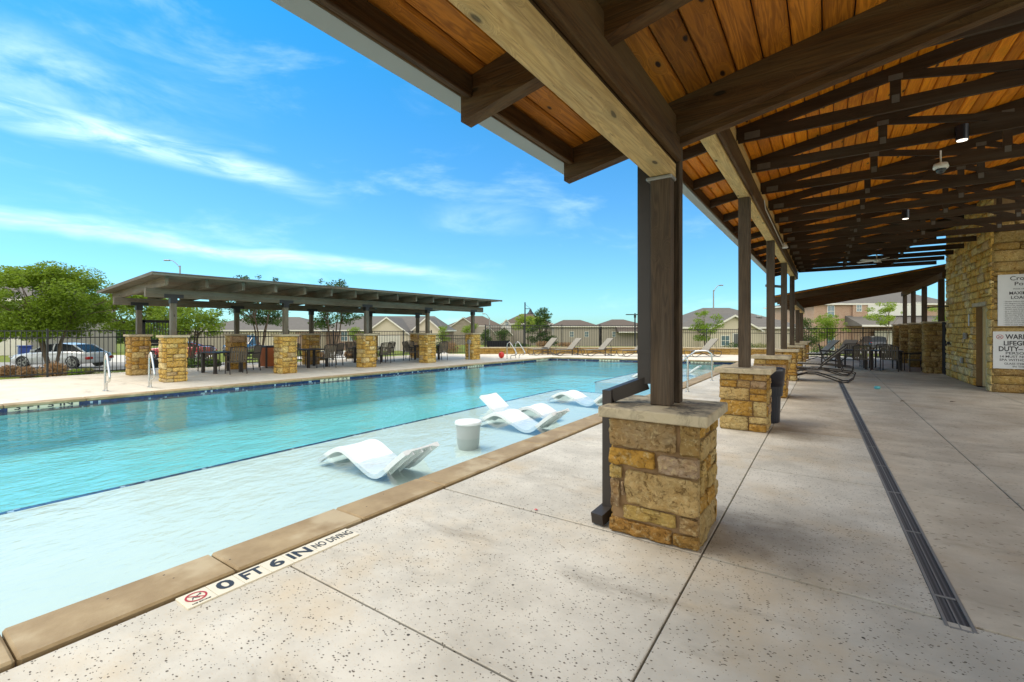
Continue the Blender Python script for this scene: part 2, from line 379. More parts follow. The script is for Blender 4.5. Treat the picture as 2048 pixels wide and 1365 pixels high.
def tileband():
    m, t = M_('pool_tile'); c = t.co(False)
    b = t.new('ShaderNodeTexVoronoi', feature='F1', distance='CHEBYCHEV'); t.put(b.inputs['Vector'], c); b.inputs['Scale'].default_value = 22; b.inputs['Randomness'].default_value = 0
    s_ = t.new('ShaderNodeTexWhiteNoise'); t.put(s_.inputs['Vector'], b.outputs['Position'])
    col = t.mixc(s_.outputs['Value'], (.010, .022, .075), (.02, .05, .15))
    col = t.mixc(t.m('GREATER_THAN', s_.outputs['Value'], .93), col, (.4, .5, .6))
    t.out(t.bsdf(col, .2, 0, None, .5)); MAT['pool_tile'] = m
tileband()
def leaf(name, c1, c2):
    m, t = M_(name); c = t.co(False)
    f = t.noise(c, 1.7, 3, .6); g = t.noise(c, 23, 1)
    col = t.mixc(t.m('ADD', t.m('MULTIPLY', f, .6), t.m('MULTIPLY', g, .5), clamp=True), c1, c2)
    d = t.bsdf(col, .55, 0, None, .25); tl = t.new('ShaderNodeBsdfTranslucent'); t.put(tl.inputs[0], t.mixc(.5, col, c2))
    mx = t.new('ShaderNodeMixShader'); mx.inputs[0].default_value = .35; t.l.new(d, mx.inputs[1]); t.l.new(tl.outputs[0], mx.inputs[2])
    t.out(mx.outputs[0]); MAT[name] = m
leaf('leaf_mid', (.035, .085, .006), (.30, .42, .04)); leaf('leaf_dark', (.015, .04, .008), (.09, .16, .022))
leaf('leaf_lime', (.12, .20, .015), (.34, .44, .05)); leaf('leaf_dry', (.22, .11, .05), (.42, .26, .13))
leaf('leaf_grass', (.15, .17, .05), (.36, .33, .12))
simple('bark', (.13, .09, .06), .9, bump=.5, scale=9, var=.3)
simple('iron', (.012, .012, .013), .45, 0, .1)
simple('bronze_metal', (.085, .078, .070), .5, .2, .06, 3)
simple('bronze_dark', (.045, .036, .030), .5, .3, .15)
simple('gutter_metal', (.27, .27, .26), .5, .1, .06, 3)
simple('plate_metal', (.12, .11, .095), .6, .3, .3, 20); simple('galvanized', (.30, .30, .28), .5, .5, .2, 20)
simple('steel', (.62, .62, .60), .22, 1., .05)
simple('plastic_white', (.80, .81, .80), .32, 0, .02)
simple('plastic_gray', (.42, .44, .42), .4, 0, .03)
simple('black_plastic', (.012, .013, .02), .28, 0, .1)
simple('sling', (.30, .27, .22), .8, 0, .15, 20); simple('sling_dark', (.13, .11, .08), .8, 0, .2, 20)
simple('orange_panel', (.40, .10, .02), .6, 0, .2)
simple('white_paint', (.78, .78, .76), .5, 0, .04); simple('cream_tile', (.72, .64, .48), .3, 0, .06, 12)
simple('ink', (.018, .02, .025), .5, 0, .1); simple('sign_ink', (.03, .03, .035), .6, 0, .1); simple('red_ink', (.42, .012, .02), .5)
simple('sign_board', (.60, .62, .62), .45, 0, .05)
simple('door_beige', (.66, .54, .30), .5, 0, .05)
simple('red_plastic', (.6, .03, .02), .35)
simple('asphalt', (.30, .285, .26), .9, 0, .12, 2, .3); simple('sidewalk', (.52, .49, .43), .9, 0, .08, 3); simple('mulch', (.07, .045, .03), .95, 0, .5, 30, .8)
simple('stucco_beige', (.56, .48, .36), .85, 0, .06); simple('stucco_taupe', (.36, .31, .25), .85, 0, .1); simple('siding_white', (.68, .66, .60), .8, 0, .05); simple('trim', (.70, .66, .58), .7, 0, .04)
simple('garage', (.62, .58, .50), .7, 0, .03); simple('door_gray', (.12, .12, .12), .6, 0, .05); simple('dark_screen', (.010, .011, .012), .8)
simple('skin_core', (.05, .05, .05), .9)
def shingle(name, a, b):
    m, t = M_(name); c = t.co(False)
    n = t.noise(t.map(c, (1.5, 1.5, 9)), 1.6, 5, .7)
    w = t.m('SINE', t.m('MULTIPLY', t.new_z(c), 34.))
    col = t.mixc(n, a, b); col = t.mixc(t.m('MULTIPLY', t.ss(w, .6, 1.), .35), col, tuple(v * .5 for v in a))
    t.out(t.bsdf(col, .9, 0, None, .2)); MAT[name] = m
def _nz(s, v):
    n = s.new('ShaderNodeSeparateXYZ'); s.put(n.inputs[0], v); return n.outputs[2]
NT.new_z = _nz
shingle('roof_gray', (.085, .078, .072), (.20, .185, .165)); shingle('roof_brown', (.075, .058, .046), (.17, .135, .11))
def brick(name, a, b, mo, sc=1.):
    m, t = M_(name); c = t.co(False)
    sp = t.new('ShaderNodeSeparateXYZ'); t.put(sp.inputs[0], c); cb = t.new('ShaderNodeCombineXYZ')
    t.put(cb.inputs[0], t.m('ADD', sp.outputs[0], sp.outputs[1])); t.put(cb.inputs[1], sp.outputs[2])
    bt = t.new('ShaderNodeTexBrick'); t.put(bt.inputs['Vector'], cb.outputs[0]); bt.inputs['Scale'].default_value = sc
    bt.inputs['Color1'].default_value = (*a, 1); bt.inputs['Color2'].default_value = (*b, 1); bt.inputs['Mortar'].default_value = (*mo, 1)
    bt.inputs['Brick Width'].default_value = .30; bt.inputs['Row Height'].default_value = .11; bt.inputs['Mortar Size'].default_value = .012
    col = t.mixc(t.m('MULTIPLY', t.noise(c, 1.7, 4), .4), bt.outputs[0], mo)
    t.out(t.bsdf(col, .9, 0, None, .2)); MAT[name] = m
brick('brick', (.34, .15, .085), (.42, .22, .13), (.50, .42, .33)); brick('far_stone', (.26, .22, .17), (.40, .34, .27), (.22, .18, .14), .45)
brick('brick_dark', (.22, .11, .07), (.30, .17, .11), (.32, .27, .22))
def glass():
    m, t = M_('window_glass'); t.out(t.bsdf((.10, .17, .20), .08, 0, None, .9)); MAT['window_glass'] = m
    m, t = M_('car_glass'); t.out(t.bsdf((.012, .016, .02), .22, 0, None, .25)); MAT['car_glass'] = m
    for n, c in (('paint_white', (.62, .64, .66)), ('paint_red', (.38, .008, .012)), ('paint_dark', (.02, .026, .034)), ('paint_black', (.012, .014, .018))):
        m, t = M_(n); t.out(t.bsdf(c, .25, .1, None, .5, **{'Coat Weight': .7, 'Coat Roughness': .05})); MAT[n] = m
    m, t = M_('tail_light'); t.out(t.bsdf((.45, .01, .01), .2)); MAT['tail_light'] = m
    m, t = M_('dome_glass'); t.out(t.bsdf((.05, .06, .07), .1, .3)); MAT['dome_glass'] = m
    m, t = M_('lamp_lit'); e = t.new('ShaderNodeEmission'); e.inputs[0].default_value = (1, .97, .9, 1); e.inputs[1].default_value = 1.2; t.out(e.outputs[0]); MAT['lamp_lit'] = m
glass()
def grass():
    m, t = M_('grass'); c = t.co(False)
    col = t.mixc(t.noise(c, 1.1, 5, .6), (.11, .15, .022), (.24, .27, .05))
    col = t.mixc(t.m('MULTIPLY', t.noise(c, 40, 2), .4), col, (.05, .08, .015))
    t.out(t.bsdf(col, .9, 0, t.bump(t.noise(c, 60, 3), .6, .03), .2)); MAT['grass'] = m
grass()
def drain():
    m, t = M_('grate'); c = t.co(False)
    v = t.m('SINE', t.m('MULTIPLY', t.new_y(c), 2 * math.pi / .012)); x = t.m('SINE', t.m('MULTIPLY', t.new_x(c), 2 * math.pi / .02))
    col = t.mixc(t.ss(t.m('MAXIMUM', v, x), -.2, .6), (.012, .012, .013), (.105, .105, .11))
    t.out(t.bsdf(col, .6, 0, None, .4)); MAT['grate'] = m
def _ny(s, v):
    n = s.new('ShaderNodeSeparateXYZ'); s.put(n.inputs[0], v); return n.outputs[1]
NT.new_y = _ny
drain()
simple('drain_frame', (.24, .24, .235), .5, .2, .15, 10)
# ---------------------------------------------------------------- terrain, pool, deck
SITE = [(-20.75, -6), (9.5, -6), (9.5, 33), (-2.6, 32.2), (-9.8, 29.5), (-18.4, 22.6), (-20.75, 21.4)]
def inside(x, y, poly, pad=0.):
    c = False; n = len(poly)
    for i in range(n):
        x1, y1 = poly[i]; x2, y2 = poly[(i + 1) % n]
        if (y1 > y) != (y2 > y) and x < (x2 - x1) * (y - y1) / (y2 - y1) + x1: c = not c
    if c and pad:
        for i in range(n):
            a = Vector(poly[i]); b = Vector(poly[(i + 1) % n]); p = Vector((x, y)); q = b - a
            if (p - (a + q * max(0, min(1, (p - a).dot(q) / q.length_squared)))).length < pad: return False
    return c
def tz(x, y):
    d = x * FW.x + y * FW.y
    return -.019 * max(8., min(d, 140.)) - (.15 if d < 30 else 0.) * 0
xs = [-900, -500, -300, -200, -150, -110, -90, -75, -60, -50] + [-44 + i for i in range(0, 66)] + [25, 30, 40, 55, 80, 120, 200, 400, 900]
ys = [-300, -100, -40, -20] + [-10 + i for i in range(0, 60)] + [53, 57, 62, 70, 80, 95, 115, 140, 170, 220, 300, 500, 1000]
V = []; F_ = []
for j, y in enumerate(ys):
    for i, x in enumerate(xs):
        V.append((x, y, -1.75 if inside(x, y, SITE, .35) else tz(x, y)))
for j in range(len(ys) - 1):
    for i in range(len(xs) - 1):
        a = j * len(xs) + i; F_.append((a, a + 1, a + len(xs) + 1, a + len(xs)))
struct(MB().add(V, F_).build('lawn_ground', 'grass'))
def sheet(name, mat, ud, lift=.012, nd=12):
    # a sheet of road or path lying on the sloping ground, given as (lateral, distance) corner pairs near/far
    (u0, d0), (u1, d1), (u2, d2), (u3, d3) = ud; v = []; f = []
    for j in range(nd + 1):
        b = j / nd
        for i in range(nd + 1):
            a = i / nd
            u = (u0 * (1 - a) + u1 * a) * (1 - b) + (u3 * (1 - a) + u2 * a) * b; d = (d0 * (1 - a) + d1 * a) * (1 - b) + (d3 * (1 - a) + d2 * a) * b
            p = P(u, d); v.append((p[0], p[1], tz(p[0], p[1]) + lift))
    for j in range(nd):
        for i in range(nd): a = j * (nd + 1) + i; f.append((a, a + 1, a + nd + 2, a + nd + 1))
    struct(MB().add(v, f).build(name, mat))
sheet('sidewalk', 'sidewalk', [(-45, 19.6), (-15.2, 19.6), (-14.6, 20.6), (-45, 20.6)], .02)
sheet('road', 'asphalt', [(-60, 21.8), (-14.0, 21.8), (-11.2, 29), (-60, 29)], .03)
sheet('driveway', 'sidewalk', [(-30, 29), (-20, 29), (-27, 42), (-38, 42)], .035)
sheet('driveway', 'sidewalk', [(-16.5, 34), (-12.0, 33), (-20, 58), (-24, 58)], .035)
sheet('driveway', 'sidewalk', [(-12, 52), (-6, 44), (-9.5, 63.5), (-16, 63.5)], .04)
sheet('road', 'asphalt', [(-2, 62), (40, 46), (44, 50), (-2, 68)], .02)
sheet('driveway', 'sidewalk', [(39.5, 47), (46, 44), (48, 56), (40, 56)], .04)
sheet('sidewalk', 'sidewalk', [(17, 38.5), (38, 31), (38, 32), (17, 40)], .02)

WZ = -.10                                     # water level
POOL = [(-3.35, -3), (-3.30, 24.4), (-12.45, 22.2), (-13.75, -3)]   # CCW seen from above
def lerp(a, b, t): return a + (b - a) * t
def farx(y): return lerp(-13.75, -12.45, (y + 3) / 25.2)
def endy(x): return lerp(24.4, 22.2, (x + 3.3) / (-12.45 + 3.3))
basin = MB()
n = len(POOL)
v = [(x, y, -.95) for x, y in POOL]; basin.add(v, [(0, 1, 2, 3)])
for i in range(n):
    a = POOL[i]; b = POOL[(i + 1) % n]
    basin.add([(a[0], a[1], -.95), (b[0], b[1], -.95), (b[0], b[1], -.03), (a[0], a[1], -.03)], [(0, 1, 2, 3)])
struct(basin.build('pool_basin', 'deep_plaster'))
# the two tanning shelves, each a shallow raised floor with a dark blue tile line at its edge
for y0, y1, xe in ((-2.9, 12.1, -6.58), (14.6, 22.0, -6.5)):
    sh = struct(MB().box(xe, -3.352, y0, y1, -.94, -.27).build('pool_shelf', 'pool_plaster'))
    e = MB().box(xe - .012, xe + .05, y0, y1 + .0, -.32, -.262); e.box(xe, -3.36, y1 - .05, y1 + .012, -.32, -.2625)
    e.build('edge_tile', 'pool_tile', sh)
w = MB().add([(x, y, WZ) for x, y in [(-3.355, -2.99), (-3.305, 24.38), (-12.445, 22.19), (-13.74, -2.99)]], [(0, 1, 2, 3)])
struct(w.build('pool_water', 'water'))
# waterline mosaic
def strip(a, b, z0, z1, inn):
    a = Vector((*a, 0)); b = Vector((*b, 0)); d = (b - a).normalized(); nn = Vector((-d.y, d.x, 0)) * inn
    return [(*((p + nn).xy), z) for p in (a, b) for z in (z0, z1)]
tb = MB()
for i in range(n):
    q = strip(POOL[i], POOL[(i + 1) % n], -.19, -.032, .006); tb.add(q, [(0, 2, 3, 1)])
struct(tb.build('waterline_tile', 'pool_tile'))
# depth words on the far and end waterline
def depth_tile(p, ang, w=1.05):
    r = MB().box(-w / 2, w / 2, -.004, 0, -.06, .06).build('depth_marker', 'cream_tile', None, (p[0], p[1], -.068), ang)
    me = text_mesh('3 FT 5 IN', .11, 'ink', w * .82, bold=.002)
    mesh_obj('lettering', me, r, (0, -.0055, 0), (R(90), 0, 0)); return r
ang_far = math.atan2(25.2, 1.3)
for k, (y, lb) in enumerate(((2.45, 'white depth tiles under the far coping at the left edge of the pool'), (9.1, 'white depth tiles on the far pool wall by the second pergola pillar'), (15.9, 'white depth tiles on the far pool wall near the fourth pergola pillar'), (21.2, 'white depth tiles nearest the far corner of the pool'))):
    tag(depth_tile((farx(y) + .016, y), ang_far), lb, 'depth marker', 'depth markers along the waterline')
for x, lb in ((-9.4, 'white depth tiles below the end coping in front of the loungers'), (-5.0, 'white depth tiles on the end wall beyond the near rail')):
    tag(depth_tile((x, endy(x) - .016), math.atan2(-2.2, -9.15) + math.pi), lb, 'depth marker', 'depth markers along the waterline')

# deck: a dark joint bed with slabs laid on it
bed = MB()
def quad(m, pts, z): m.add([(x, y, z) for x, y in pts], [tuple(range(len(pts)))])
quad(bed, [(-3.2, -5.9), (9.4, -5.9), (9.4, 32.9), (-3.2, 32.0)], -.03)
quad(bed, [(-20.7, -5.9), (-3.2, -5.9), (-3.2, -3.05), (-20.7, -3.05)], -.03)
quad(bed, [(-20.7, -3.05), (-13.85, -3.05), (-12.55, 22.3), (-18.3, 22.6), (-20.7, 21.3)], -.03)
quad(bed, [(-12.55, 22.3), (-3.2, 24.5), (-3.2, 32.0), (-9.8, 29.5), (-18.3, 22.6)], -.03)
deckroot = struct(bed.build('pool_deck', 'mulch'))
skirt = MB()
for i in range(len(SITE)):
    a = SITE[i]; b = SITE[(i + 1) % len(SITE)]; skirt.add([(*a, -1.6), (*b, -1.6), (*b, -.004), (*a, -.004)], [(0, 1, 2, 3)])
skirt.build('deck_edge', 'mulch', deckroot)
g = .006
def slab(x0, x1, y0, y1, mat): MB().cbox(x0 + g, x1 - g, y0 + g + (.008 if abs(y0 - 3.24) < .01 else 0), y1 - g - (.008 if abs(y1 - 3.24) < .01 and x0 > -1 else 0), -.10, 0, .004).build('slab', mat, deckroot)
xd = lambda y: .565 - .0149 * (y - 3.17)
def qslab(p, mat): MB().prism(p, -.1, 0).build('slab', mat, deckroot)
YJ = [-5.9, -3.6, -1.3, .9 + .73, 3.24, 5.58, 7.95, 10.25, 12.45, 14.7, 17.0, 19.3, 21.6, 23.9]
YR = [-5.9, -3.6, -1.3, .93, 3.24, 5.62, 7.98, 10.28, 12.45, 14.7, 17.0, 19.3, 21.6, 23.9, 26.2, 28.5, 30.8, 32.9]
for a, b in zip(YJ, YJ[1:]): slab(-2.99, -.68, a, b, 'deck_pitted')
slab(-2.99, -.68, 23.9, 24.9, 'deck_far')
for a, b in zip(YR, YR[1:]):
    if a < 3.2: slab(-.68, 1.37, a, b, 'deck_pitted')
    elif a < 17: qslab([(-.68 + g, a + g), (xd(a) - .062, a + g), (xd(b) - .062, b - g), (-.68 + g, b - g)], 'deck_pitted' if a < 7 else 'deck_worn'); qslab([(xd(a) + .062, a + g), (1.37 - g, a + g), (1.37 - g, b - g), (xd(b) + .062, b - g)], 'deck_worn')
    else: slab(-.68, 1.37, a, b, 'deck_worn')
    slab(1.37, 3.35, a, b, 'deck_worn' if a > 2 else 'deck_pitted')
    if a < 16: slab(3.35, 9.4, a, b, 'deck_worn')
slab(-20.7, -2.99, -5.9, -3.35, 'deck_far')
def pslab(pts): 
    c = Vector((sum(p[0] for p in pts) / len(pts), sum(p[1] for p in pts) / len(pts)))
    q = [tuple(Vector(p) + (c - Vector(p)).normalized() * .01) for p in pts]
    MB().prism(q, -.1, 0).build('slab', 'deck_far', deckroot)
ySt = [-3.35, 1.2, 4.7, 8.2, 11.7, 15.2, 18.7, 21.6]
for a, b in zip(ySt, ySt[1:]):
    pslab([(-20.7, a), (-17.0, a), (-17.0, b), (-20.7, b)])
    pslab([(-17.0, a), (farx(a) - .33, a), (farx(b) - .33, b), (-17.0, b)])
pslab([(-20.7, 21.6), (-17.0, 21.6), (-17.0, 23.75), (-18.35, 22.6)])
pslab([(-17.0, 21.6), (-12.8, 21.6), (-12.75, 22.5), (-12.75, 27.1), (-17.0, 23.75)])
pslab([(-12.75, 22.5), (-9.8, 23.2), (-9.8, 29.45), (-12.75, 27.1)])
pslab([(-9.8, 23.2), (-6.3, 24.02), (-6.3, 30.8), (-9.8, 29.45)])
pslab([(-6.3, 24.02), (-2.99, 24.75), (-2.99, 32.0), (-6.3, 30.8)])
pslab([(-2.99, 24.9), (-.68, 24.9), (-.68, 32.5), (-2.99, 32.0)])

# coping stones all round the pool
cop = thing('pool_coping', 'row of tan cut stone coping blocks round the pool edge', 'coping')
def cope(a, b, wdt, step, ph=0.):
    a = Vector(a); b = Vector(b); L = (b - a).length; d = (b - a) / L; ang = math.atan2(d.y, d.x); s = -ph; 
    while s < L:
        s0 = max(s, 0); s1 = min(s + step, L)
        if s1 - s0 > .02:
            r = MB().cbox(.004, s1 - s0 - .004, -.035, wdt - .035, -.055, .012, .012)
            p = a + d * s0; o = r.build('coping_stone', 'coping', cop, (p.x, p.y, 0), ang)
        s += step
cope((-3.36, 24.4), (-3.36, -3), .37, .945, .63)
cope((-13.75, -3), (-12.45, 22.2), .34, 1.22)
cope((-12.45, 22.2), (-3.3, 24.4), .34, 1.22)

# the depth lettering laid in the deck
dm = thing('depth_marker', 'cream tile strip reading 0 FT 6 IN NO DIVING set beside the near coping', 'depth marker', (-2.905, 1.06, 0), R(90))
tiles = [(.0, .15, None), (.15, .30, '0'), (.30, .455, 'FT'), (.455, .60, '6'), (.60, .775, 'IN'), (.775, 1.10, 'NO DIVING')]
for a, b, tx in tiles:
    # local x runs along +Y of the deck, local y towards the pool
    a *= 1.0; b *= 1.0
    o = MB().cbox(a + .001, b - .001, -.085, .08, -.01, .008, .0015).build('tile', 'cream_tile', dm)
    if tx:
        me = text_mesh(tx, .145 if tx != 'NO DIVING' else .105, 'ink', (b - a) * (.80 if len(tx) < 3 and tx not in '06' else (.58 if len(tx) == 1 else .92)), bold=.0035 if len(tx) < 3 else .0012)
        mesh_obj('lettering', me, o, ((a + b) / 2, 0, .0084), (0, 0, 0))
    else:
        ring = MB(); nn = 40
        for i in range(nn):
            q0, q1 = 2 * math.pi * i / nn, 2 * math.pi * (i + 1) / nn
            ring.add([(.075 + r * math.cos(q), .008 + r * math.sin(q), .0098) for q in (q0, q1) for r in (.043, .053)], [(0, 1, 3, 2)])
        ring.bar((.075 - .034, .008 + .034, .0092), (.075 + .034, .008 - .034, .0092), .008, .0006)
        ring.build('no_diving_symbol', 'red_ink', o)
        fig = MB(); fig.bar((.055, .004, .0084), (.092, .018, .0084), .008, .0006); fig.bar((.092, .018, .0086), (.106, .034, .0086), .005, .0006); fig.bar((.060, .006, .0085), (.048, -.018, .0085), .005, .0006); fig.bar((.066, .0, .0087), (.085, -.014, .0087), .006, .0006)
        fig.lathe([(.0001, .0086), (.006, .0087), (.006, .0070), (.0001, .0071)], 10, (.100, .020)); fig.build('diver_symbol', 'ink', o)
        mesh_obj('lettering', text_mesh('NO DIVING', .014, 'ink', .09), o, (.075, -.064, .0092))

# drain channel
dr = thing('drain_channel', 'long narrow slotted drain channel with gray frame running along the covered deck', 'drain', (.565, 3.17, 0), .0149)
for k in range(14):
    y0 = k * 1.0 - (.66 if k else 0); y1 = .33 if k == 0 else y0 + .995
    if k == 0: y0 = 0
    gr = MB().box(-.044, -.003, y0, y1, -.01, -.002).box(.003, .044, y0, y1, -.01, -.002).build('grate', 'grate', dr)
    MB().box(-.003, .003, y0, y1, -.011, .001).box(-.044, .044, y0 - .008, y0 + .006, -.011, .002).build('grate_rib', 'drain_frame', gr)
MB().box(-.060, -.045, 0, 13.6, -.06, .003).build('side_frame', 'drain_frame', dr); MB().box(.045, .060, 0, 13.6, -.06, .003).build('side_frame', 'drain_frame', dr)
MB().box(-.045, .045, .0, 13.6, -.06, -.02).build('channel', 'iron', dr)

# ---------------------------------------------------------------- ashlar masonry
PALW = [(.60, .35, .08), (.56, .30, .06), (.60, .40, .14), (.48, .25, .05), (.55, .38, .16), (.48, .32, .20), (.62, .46, .20), (.50, .30, .12)]
PALP = [(.82, .56, .17), (.78, .51, .14), (.84, .63, .24), (.74, .46, .11), (.72, .41, .09), (.84, .66, .32), (.78, .48, .12), (.66, .50, .27)]
def ashlar(W, Hh, rg, c0=.09, c1=.20, w0=.14, w1=.42):
    out = []; z = 0
    while z < Hh - .001:
        h = rg.uniform(c0, c1)
        if Hh - z - h < c0 * .8: h = Hh - z
        x = 0
        while x < W - .001:
            wd = rg.uniform(w0, w1) * (1.15 if h > .15 else .9)
            if W - x - wd < w0 * .75: wd = W - x
            if h > .17 and wd < w1 * .75 and rg.random() < .45:
                q = rg.uniform(.4, .6); out += [(x, z, wd, h * q), (x, z + h * q, wd, h * (1 - q))]
            else: out.append((x, z, wd, h))
            x += wd
        z += h
    return out
def stone_mesh(w, h, t, seed, nx=3, nz=3, amp=.010, gap=.007, mat='stone'):
    # rough hewn block: front face at y=-t, body behind it
    rg = random.Random(seed); off = Vector((seed * 1.37 % 50, seed * .73 % 50, 0))
    v = []; f = []
    cs = [(rg.uniform(0, .012), rg.uniform(0, .012)) for _ in range(4)]
    for j in range(nz + 1):
        for i in range(nx + 1):
            u = i / nx; q = j / nz; x = gap + (w - 2 * gap) * u; z = gap + (h - 2 * gap) * q
            e = min(min(u, 1 - u) * w, min(q, 1 - q) * h)
            edge = i in (0, nx) or j in (0, nz)
            n_ = mnoise.fractal(Vector((x * 9, z * 9, 0)) + off, .8, 2.1, 5)
            y = -t - amp * (1.6 * n_ + .4) + (.007 if edge else 0)
            if edge:
                k = mnoise.noise(Vector((x * 16, z * 16, 3)) + off) * .006
                x += k if i in (0, nx) else 0; z += k if j in (0, nz) else 0
            if i in (0, nx) and j in (0, nz): x += (.007 if i == 0 else -.007); z += (.006 if j == 0 else -.006); y += .006
            v.append((x, y, z))
    for j in range(nz):
        for i in range(nx): a = j * (nx + 1) + i; f.append((a, a + 1, a + nx + 2, a + nx + 1))
    b = len(v); x0, x1, z0, z1 = gap, w - gap, gap, h - gap
    v += [(x0, 0, z0), (x1, 0, z0), (x1, 0, z1), (x0, 0, z1)]
    N = nx + 1
    f.append(tuple([b, b + 1] + list(range(nx, -1, -1))))
    f.append(tuple([b + 2, b + 3] + list(range(nz * N, nz * N + nx + 1))))
    f.append(tuple([b + 3, b] + [j * N for j in range(nz + 1)]))
    f.append(tuple([b + 1, b + 2] + [j * N + nx for j in range(nz, -1, -1)]))
    me = bpy.data.meshes.new('stone'); me.from_pydata(v, [], f); me.update(); me.materials.append(MAT[mat])
    me.polygons.foreach_set('use_smooth', [True] * (nx * nz) + [False] * 4)
    return me
SEED = [100]
def lay(rects, origin, rz, root, t=.045, pal=PALW, nres=None, cols=None, skip=None, amp=.010, mat='stone', gap=.006):
    c, s = math.cos(rz), math.sin(rz)
    for i, (x, z, w, h) in enumerate(rects):
        if skip and skip(x, z, w, h): continue
        SEED[0] += 1; rg = random.Random(SEED[0])
        nx, nz = nres if nres else ((3, 3) if w < .3 else (4, 3))
        me = stone_mesh(w, h, t + rg.uniform(-.006, .012), SEED[0], nx, nz, amp, gap, mat)
        o = bpy.data.objects.new('stone', me); COL.objects.link(o); o.parent = root
        o.location = (origin[0] + c * x, origin[1] + s * x, origin[2] + z); o.rotation_euler = (0, 0, rz)
        col = cols[i] if cols else rg.choice(pal); k = rg.uniform(.85, 1.15)
        o.color = (col[0] * k, col[1] * k, col[2] * k, 1)
def pier(x0, y0, w, h, label, group, capo=.06, capt=.075, rot=0., hand=None, pal=PALW, nres=None, name='stone_pier'):
    # x0,y0: the near left (-X,-Y) corner; w: plan width
    root = thing(name, label, 'pillar', (x0, y0, 0), rot, group)
    hb = h - capt; t = .045
    MB().box(.019, w - .019, .019, w - .019, 0, hb).build('core', 'mortar', root)
    rg = random.Random(int(abs(x0 * 131 + y0 * 717)) + 3)
    faces = [((0, t, 0), 0, w), ((w - t, t, 0), R(90), w - 2 * t), ((w, w - t, 0), R(180), w), ((t, w - t, 0), R(270), w - 2 * t)]
    for k, (o, a, W) in enumerate(faces):
        if hand and k == 0: lay(hand[0], o, a, root, t, cols=hand[1], nres=(22, 16), amp=.018, gap=.006); continue
        lay(ashlar(W, hb, rg, .10, .23), o, a, root, t, pal, nres if nres else None)
    MB().cbox(-capo, w + capo, -capo, w + capo, hb, h, .008).build('cap', 'capstone', root)
    return root
W1 = .64; HB = .855
def hr(u0, u1, v0, v1): return (u0 * W1, (1 - v1) * HB, (u1 - u0) * W1, (v1 - v0) * HB)
TAN = (.46, .32, .17); GRY = (.42, .30, .20); ORG = (.58, .31, .06); YEL = (.56, .38, .12); BRN = (.46, .23, .06); OLV = (.52, .36, .16)
hand = ([hr(0, .77, 0, .255), hr(.79, 1, .0, .265), hr(0, .54, .26, .41), hr(.57, 1, .27, .43), hr(0, .16, .415, .53), hr(.19, 1, .435, .735), hr(0, .135, .535, .79), hr(.135, .19, .54, .68), hr(.16, .77, .74, .865), hr(.79, 1, .74, .88), hr(0, .72, .87, 1.0), hr(.72, 1, .885, 1.0)],
        [TAN, (.38, .24, .09), ORG, GRY, YEL, OLV, (.32, .21, .12), GRY, YEL, (.38, .24, .11), BRN, (.33, .18, .05)])
ML = ['large near stone pier with a bent downspout at its left side', 'second stone pier from the camera, black trash can at its side', 'third stone pier from the camera in the right hand row', 'fourth stone pier from the camera, left of the nearest chaise', 'fifth stone pier from the camera under the high roof', 'sixth stone pier from the camera where the far low roof starts', 'farthest stone pier of the canopy row near the fence']
PY = [3.27, 7.62, 11.75, 15.9, 20.1, 24.2, 28.3]
for k, y in enumerate(PY):
    pier(-1.34, y, .64, .93, ML[k], 'stone piers carrying the canopy', hand=hand if k == 0 else None, nres=(10, 8) if k == 0 else ((6, 5) if k == 1 else None), capo=.065)

# ---------------------------------------------------------------- the canopy
can = thing('pool_canopy', 'long timber canopy with orange board ceiling on dark posts beside the pool', 'canopy', (0, 0, 0))
def hz(x): return 3.86 + .19 * (x + 1.03)         # underside of the high top chords
def lz(x): return 3.15 + .20 * x                   # underside of the near low rafters
XR = 4.3
def cbar(name, mat, x0, x1, y0, y1, z0, z1, parent=can, c=.006): return MB().cbox(x0, x1, y0, y1, z0, z1, c).build(name, mat, parent)
def sloped(name, mat, x0, x1, y0, y1, zf, dep, parent=can):
    m = MB().xprism([(x0, zf(x0)), (x1, zf(x1)), (x1, zf(x1) + dep), (x0, zf(x0) + dep)], y0, y1); return m.build(name, mat, parent)
# near low section
cbar('beam', 'beam_pale_y', -1.11, -.955, -2.2, 3.66, 2.67, 2.79)
cbar('beam', 'beam_y', -1.108, -.957, -2.2, 3.655, 2.793, 2.945)
cbar('beam', 'beam_y', -.953, -.913, -2.2, 3.655, 2.80, 3.10)
for k in range(-1, 4):
    y = 3.56 - 1.35 * (3 - k) - (.10 if k == 1 else 0)
    r = sloped('rafter', 'beam_x', -1.85, XR, y - .05, y + .05, lz, .245)
sloped('rafter', 'beam_x', -.95, XR, 3.612, 3.69, lambda x: lz(x) - .05, .30)
zt = lambda x: lz(x) + .247
def planks(x0, x1, step, y0, y1, zf, th, mat, parent, nm='ceiling_board'):
    x = x0
    while x < x1 - .01:
        a, b = x + .004, min(x + step, x1) - .004
        m = MB().xprism([(a, zf(a) + .014), (a + .012, zf(a + .012)), (b - .012, zf(b - .012)), (b, zf(b) + .014), (b, zf(b) + th), (a, zf(a) + th)], y0, y1)
        m.build(nm, mat, parent); x += step
planks(-1.83, XR, .165, -2.2, 3.74, zt, .035, 'ceiling_near', can)
